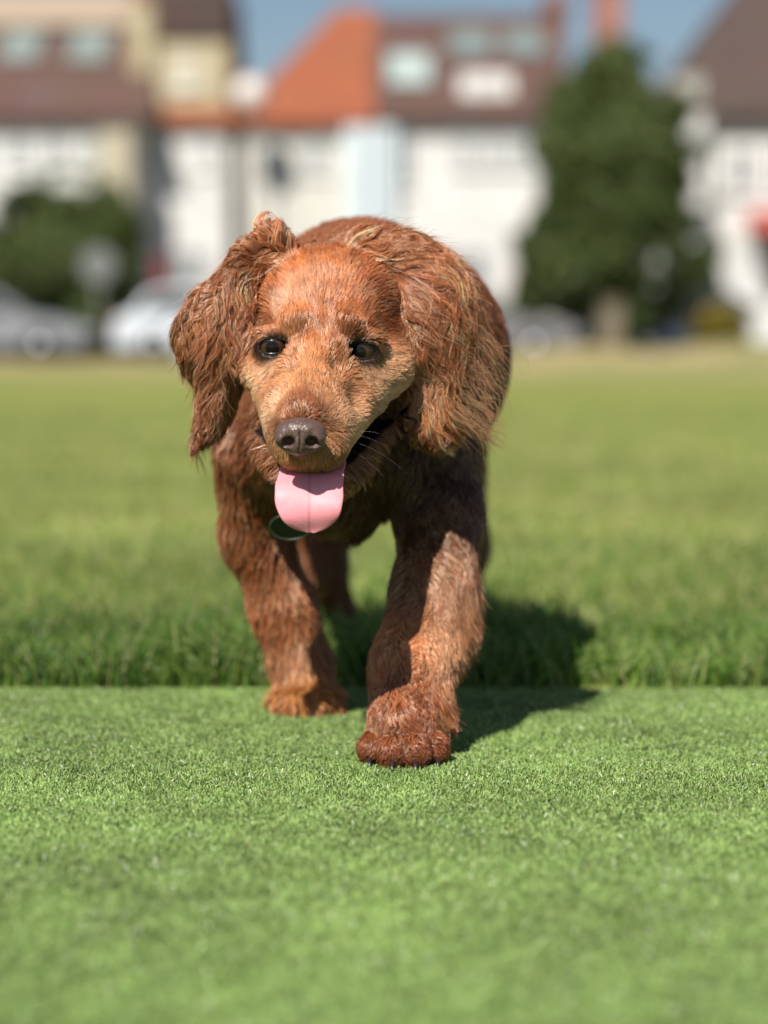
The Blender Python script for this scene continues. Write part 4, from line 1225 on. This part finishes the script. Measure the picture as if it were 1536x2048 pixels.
# ---------------- whiskers -------------------
wp = []
for (px, py, dx, dy, L_) in ((672, 868, 1, -.1, .036), (684, 892, 1, .35, .030), (676, 905, .9, .8, .026), (690, 880, 1, .15, .04), (540, 842, -1, -.08, .030), (535, 868, -.9, .55, .030), (532, 850, -1, .2, .024), (700, 870, .8, -.35, .022), (655, 920, .5, 1, .018), (575, 925, -.3, 1, .014)):
    a = W(px, py, 1.488); d0 = np.array((dx, -.15, -dy)); d0 /= np.linalg.norm(d0)
    wp.append([a + d0 * L_ * t + np.array((0, 0, -1)) * L_ * .35 * t * t for t in np.linspace(0, 1, 7)])
wp = np.array(wp)
strands('whiskers', wp, np.tile(np.linspace(.00004, .000015, 7), (len(wp), 1)), np.full(wp.shape, .3), hair_m, dog)
# stray long hairs at the right ear's fringe
g = np.random.default_rng(77); st_ = []
for i in range(110):
    a = W(905 + 75 * g.random(), 640 + 190 * g.random(), 1.585 - .006 * g.random()); L_ = .022 + .03 * g.random()
    d0 = np.array((.25 + .5 * g.random(), -.10 * g.random(), -1.0 + .5 * g.random())); cu = g.normal() * .9; q = a.copy(); row = [q.copy()]
    for k in range(11):
        ang = cu * math.sin(k * .55 + i) * .45
        d1 = np.array((d0[0] * math.cos(ang) - d0[2] * math.sin(ang), d0[1], d0[0] * math.sin(ang) + d0[2] * math.cos(ang)))
        q = q + d1 / np.linalg.norm(d1) * L_ / 11; row.append(q.copy())
    st_.append(row)
for i in range(120):      # the lock that flicks out to the right at the bottom of the ear
    j = g.normal(size=3) * .0030; a = W(905, 815, 1.585) + j * 1.5; b = W(945, 850, 1.58) + j; c = W(975 + 30 * g.random(), 858 + 26 * g.random() * (1 if i % 3 else 1.8), 1.585) + j * 1.3
    st_.append([a * (1 - t) ** 2 + b * 2 * t * (1 - t) + c * t * t for t in np.linspace(0, 1, 12)])
st_ = np.array(st_)
cst = np.array((.40, .22, .11)) * (.6 + .6 * g.random((len(st_), 1)))
strands('ear_fringe', st_, np.tile(np.linspace(.00014, .00006, 12), (len(st_), 1)), np.repeat(cst[:, None], 12, 1), hair_m, dog)

# ---------------- eyes -------------------
eyem = bpy.data.materials.new('eye'); eyem.use_nodes = True
n, l = eyem.node_tree.nodes, eyem.node_tree.links
b = n['Principled BSDF']; b.inputs['Roughness'].default_value = .10; b.inputs['Coat Weight'].default_value = .12; b.inputs['Specular IOR Level'].default_value = .35; b.inputs['Coat Roughness'].default_value = .02
tc = n.new('ShaderNodeTexCoord'); gr = n.new('ShaderNodeVectorMath'); gr.operation = 'LENGTH'
mp = n.new('ShaderNodeMapping'); mp.inputs['Scale'].default_value = (1, 0, 1)
l.new(tc.outputs['Object'], mp.inputs[0]); l.new(mp.outputs[0], gr.inputs[0])
rp = n.new('ShaderNodeValToRGB'); rp.color_ramp.interpolation = 'EASE'
E = rp.color_ramp.elements
E[0].position = .0; E[0].color = (.004, .003, .003, 1); E[1].position = 1; E[1].color = (.30, .24, .22, 1)
for pos, c_ in ((.0036, (.004, .003, .003)), (.0046, (.085, .038, .014)), (.0072, (.050, .022, .009)), (.0082, (.006, .004, .004)), (.0094, (.02, .012, .01)), (.0104, (.35, .28, .25))):
    pass
sc_ = n.new('ShaderNodeMath'); sc_.operation = 'MULTIPLY'; sc_.inputs[1].default_value = 1 / .0118
l.new(gr.outputs['Value'], sc_.inputs[0]); l.new(sc_.outputs[0], rp.inputs[0])
for pos, c_ in ((.36, (.004, .003, .003)), (.46, (.055, .026, .011)), (.84, (.028, .014, .008)), (.88, (.006, .004, .004)), (.92, (.05, .03, .025)), (.97, (.38, .30, .27))):
    e = E.new(pos); e.color = (*c_, 1)
l.new(rp.outputs[0], b.inputs['Base Color'])
def uvs(R_, nu=32, nv=20):
    v, f = [], []
    for i in range(nv + 1):
        th = math.pi * i / nv
        for j in range(nu):
            ph = 2 * math.pi * j / nu
            v.append((R_ * math.sin(th) * math.cos(ph), -R_ * math.cos(th), R_ * math.sin(th) * math.sin(ph)))
    for i in range(nv):
        for j in range(nu):
            f.append((i * nu + j, i * nu + (j + 1) % nu, (i + 1) * nu + (j + 1) % nu, (i + 1) * nu + j))
    return v, f
for (ex, ey, Ye, rr, an) in EYES:
    v, f = uvs(rr)
    o = mesh_np('eye', v, f, eyem, None)
    o.parent = dog; o.matrix_parent_inverse = Matrix.Translation(-Vector(dog.location))
    o.location = W(ex, ey, Ye)
    o.rotation_euler = (math.radians(4), 0, math.radians(-6))
    # dark wet rim along the lids
    c = W(ex, ey, Ye) + np.array((0, -.0108, 0)); pts = []
    for k in range(33):
        t = 2 * math.pi * k / 32
        x, z = .0103 * math.cos(t), .0046 * math.sin(t) * (1.0 if math.sin(t) > 0 else 1.0)
        xr, zr_ = x * math.cos(an) + z * math.sin(an), -x * math.sin(an) + z * math.cos(an)
        yy = .0112 - math.sqrt(max(.0118 ** 2 - xr ** 2 - zr_ ** 2, 0)) * .98
        pts.append((c[0] + xr, c[1] + yy - .0002, c[2] + zr_))
    MB().tube(pts, .00075, 8, cap=False).build('eyelid_rim', mat('lid_skin', (.015, .010, .010), rough=.22, spec=.7), dog)

# ---------------- nose -------------------
def blob_mesh(fn, lo, hi, h, name, m, parent):
    a = [np.arange(lo[i], hi[i] + h, h) for i in range(3)]
    G = np.stack(np.meshgrid(*a, indexing='ij'), -1)
    d = fn(G.reshape(-1, 3)).reshape(G.shape[:3])
    v, f = surface_nets(d, *a)
    return mesh_np(name, v, f, m, parent)
NC = W(601, 872, 1.436)
def el(P, c, r):
    q = (P - c) / np.array(r); k0 = np.sqrt((q ** 2).sum(1)); k1 = np.sqrt((q / np.array(r)) ** 2 @ np.ones(3))
    return k0 * (k0 - 1) / np.maximum(k1, 1e-9)
def nose_fn(P):
    q = P - NC
    d = el(q, (0, .001, .0035), (.0162, .0125, .0085))
    d = smin(d, el(q, (0, .001, -.0035), (.0135, .0105, .0095)), .004)
    d = smin(d, el(q, (-.0105, -.0010, -.0015), (.0062, .0085, .0068)), .003)
    d = smin(d, el(q, (.0105, -.0010, -.0015), (.0062, .0085, .0068)), .003)
    d = smin(d, el(q, (0, -.0035, -.0045), (.0052, .0080, .0075)), .004)
    for s in (-1, 1):
        d = -smin(-d, el(q, (s * .0078, -.0100, -.0036), (.0044, .0080, .0036)), .0016)      # nostril
        d = -smin(-d, el(q, (s * .0125, -.0090, -.0058), (.0050, .0050, .0013)), .0014)      # slit to the side
    d = -smin(-d, el(q, (0, -.0122, -.006), (.0007, .0030, .0115)), .0012)                    # centre groove
    n2 = NZ(P, 900)[:, 0] * .00016 + NZ2(P, 420)[:, 0] * .00022
    return d + n2
nosem = bpy.data.materials.new('nose_leather'); nosem.use_nodes = True
n, l = nosem.node_tree.nodes, nosem.node_tree.links
b = n['Principled BSDF']; b.inputs['Roughness'].default_value = .34; b.inputs['Specular IOR Level'].default_value = .6
tc = n.new('ShaderNodeTexCoord'); vo = n.new('ShaderNodeTexVoronoi'); vo.inputs['Scale'].default_value = 900
l.new(tc.outputs['Object'], vo.inputs['Vector'])
bp = n.new('ShaderNodeBump'); bp.inputs['Strength'].default_value = .5; bp.inputs['Distance'].default_value = .0006
l.new(vo.outputs['Distance'], bp.inputs['Height']); l.new(bp.outputs[0], b.inputs['Normal'])
tx = n.new('ShaderNodeTexNoise'); tx.inputs['Scale'].default_value = 130; l.new(tc.outputs['Object'], tx.inputs['Vector'])
mx = n.new('ShaderNodeMix'); mx.data_type = 'RGBA'; mx.inputs['A'].default_value = (.150, .086, .068, 1); mx.inputs['B'].default_value = (.070, .044, .036, 1)
l.new(tx.outputs['Fac'], mx.inputs['Factor']); l.new(mx.outputs['Result'], b.inputs['Base Color'])
blob_mesh(nose_fn, NC - .022, NC + .022, .0005, 'nose', nosem, dog)

# ---------------- tongue -------------------
# centre line from inside the mouth, over the lower lip and hanging down; width and thickness vary
tl = [W(640, 905, 1.530), W(632, 930, 1.503), W(624, 945, 1.476), W(619, 970, 1.459), W(618, 1000, 1.451), W(619, 1032, 1.449), W(620, 1063, 1.454)]
tw = [.017, .0205, .0218, .0226, .0228, .0228, .0225]
def catm(a, n_):
    a = np.array(a, float); out = []
    if a.ndim == 1: a = a[:, None]
    P_ = np.concatenate([2 * a[:1] - a[1:2], a, 2 * a[-1:] - a[-2:-1]])
    for t in np.linspace(0, len(a) - 1.0001, n_):
        i = int(t); f = t - i; p0, p1, p2, p3 = P_[i:i + 4]
        out.append(.5 * ((2 * p1) + (-p0 + p2) * f + (2 * p0 - 5 * p1 + 4 * p2 - p3) * f * f + (-p0 + 3 * p1 - 3 * p2 + p3) * f ** 3))
    return np.array(out)
NL, NWd = 60, 30
cl_ = catm(tl, NL); wd = catm(tw, NL)[:, 0]
tipi = np.arange(NL); wd[-26:] = wd[-26:] * (np.clip(1 - ((tipi[-26:] - (NL - 26)) / 25.3) ** 2.6, 0, 1) ** .5).clip(.03)
vs, fs = [], []
for i in range(NL):
    d = cl_[min(i + 1, NL - 1)] - cl_[max(i - 1, 0)]; d /= np.linalg.norm(d)
    nrm = np.cross(np.array((1, 0, 0)), d); nrm /= np.linalg.norm(nrm)
    if nrm[1] > 0: nrm = -nrm
    for j in range(NWd):
        t = 2 * math.pi * j / NWd
        u, h = math.cos(t), math.sin(t)
        uu = np.sign(u) * abs(u) ** .85
        th = .0030 * (1 - .25 * i / NL)
        ed = -.0030 * uu * uu + .0010 * math.sin(i * .35 + 2) * uu
        cup = -.0022 * math.exp(-(uu / .10) ** 2) * (1 if h > 0 else 0)
        off = ed * -1.0 * (.6 if i > 20 else 1) + h * th * (1 - abs(uu) ** 5 * .4) + cup
        wob = 1 + .006 * math.sin(i * .5 + (2 if u > 0 else 0))
        vs.append(cl_[i] + np.array((1, 0, 0)) * uu * wd[i] * wob + nrm * (off - .001))
for i in range(NL - 1):
    for j in range(NWd):
        a, b_ = i * NWd + j, i * NWd + (j + 1) % NWd
        fs.append((a, b_, b_ + NWd, a + NWd))
tonguem = bpy.data.materials.new('tongue_flesh'); tonguem.use_nodes = True
n, l = tonguem.node_tree.nodes, tonguem.node_tree.links
b = n['Principled BSDF']; b.inputs['Roughness'].default_value = .5; b.inputs['Specular IOR Level'].default_value = .4
b.inputs['Subsurface Weight'].default_value = .15; b.inputs['Subsurface Radius'].default_value = (1, .3, .25); b.inputs['Subsurface Scale'].default_value = .004
tc = n.new('ShaderNodeTexCoord'); tx = n.new('ShaderNodeTexNoise'); tx.inputs['Scale'].default_value = 90; tx.inputs['Detail'].default_value = 4; l.new(tc.outputs['Object'], tx.inputs['Vector'])
sx = n.new('ShaderNodeSeparateXYZ'); l.new(tc.outputs['Object'], sx.inputs[0])
m1 = n.new('ShaderNodeMath'); m1.operation = 'SUBTRACT'; m1.inputs[1].default_value = float(cl_[40][0]); l.new(sx.outputs['X'], m1.inputs[0])
m2 = n.new('ShaderNodeMath'); m2.operation = 'ABSOLUTE'; l.new(m1.outputs[0], m2.inputs[0])
m3 = n.new('ShaderNodeMapRange'); m3.inputs['From Max'].default_value = .0016; m3.inputs['To Min'].default_value = .72; m3.inputs['To Max'].default_value = 1.0; l.new(m2.outputs[0], m3.inputs['Value'])
mx = n.new('ShaderNodeMix'); mx.data_type = 'RGBA'; mx.inputs['A'].default_value = (.74, .23, .28, 1); mx.inputs['B'].default_value = (.86, .36, .38, 1)
l.new(tx.outputs['Fac'], mx.inputs['Factor'])
vm = n.new('ShaderNodeVectorMath'); vm.operation = 'SCALE'; l.new(mx.outputs['Result'], vm.inputs[0]); l.new(m3.outputs[0], vm.inputs['Scale']); l.new(vm.outputs[0], b.inputs['Base Color'])
vo = n.new('ShaderNodeTexVoronoi'); vo.inputs['Scale'].default_value = 700; l.new(tc.outputs['Object'], vo.inputs['Vector'])
bp = n.new('ShaderNodeBump'); bp.inputs['Strength'].default_value = .22; bp.inputs['Distance'].default_value = .0004
l.new(vo.outputs['Distance'], bp.inputs['Height']); l.new(bp.outputs[0], b.inputs['Normal'])
mesh_np('tongue', vs, fs, tonguem, dog)

# ---------------- claws -------------------
clm = mat('claw_horn', (.035, .022, .018), rough=.3, spec=.6, noise=.4, scale=300)
for c, s in ((pawR, 1.0), (pawL, .86)):
    for tx_, ty_ in ((-.0240, -.0125), (-.0080, -.0245), (.0084, -.0245), (.0244, -.0125)):
        a = Vector((c[0] + tx_ * s, c[1] + ty_ * s - .0085 * s, .0085 * s))
        MB().tube([a, a + Vector((0, -.0050 * s, -.0005)), a + Vector((0, -.0085 * s, -.0035 * s)), a + Vector((0, -.0100 * s, -.0065 * s))],
                  [.0022 * s, .0019 * s, .0013 * s, .0004], 8).build('claw', clm, dog)

# ---------------- round tag under the chin -------------------
tm = mat('tag_metal', (.02, .035, .022), rough=.3, metal=.1, noise=.3, scale=120, spec=.7)
tr_ = mat('tag_rim', (.38, .42, .42), rough=.4, metal=.9)
_ys = np.linspace(1.5, 1.9, 201); _d = sdf_points(np.array([W(577, 1066, y) for y in _ys])); tcn = W(580, 1054, 1.640); a = [2 * math.pi * k / 40 for k in range(40)]
tg = MB().prism([(tcn[0] + .0152 * math.cos(t), tcn[2] + .0100 * math.sin(t)) for t in a], tcn[1] - .0008, tcn[1] + .0008, 'y').build('name_tag', tm, dog)
lean = lambda o: [setattr(v_, 'co', Vector((v_.co.x, v_.co.y - .75 * (v_.co.z - tcn[2]), v_.co.z))) for v_ in o.data.vertices]
MB().tube([(tcn[0] + .0152 * math.cos(t), tcn[1] - .0004, tcn[2] + .0100 * math.sin(t)) for t in a + a[:1]], .0006, 8, cap=False).build('tag_rim', tr_, tg)
lean(tg); lean(bpy.data.objects['tag_rim'])
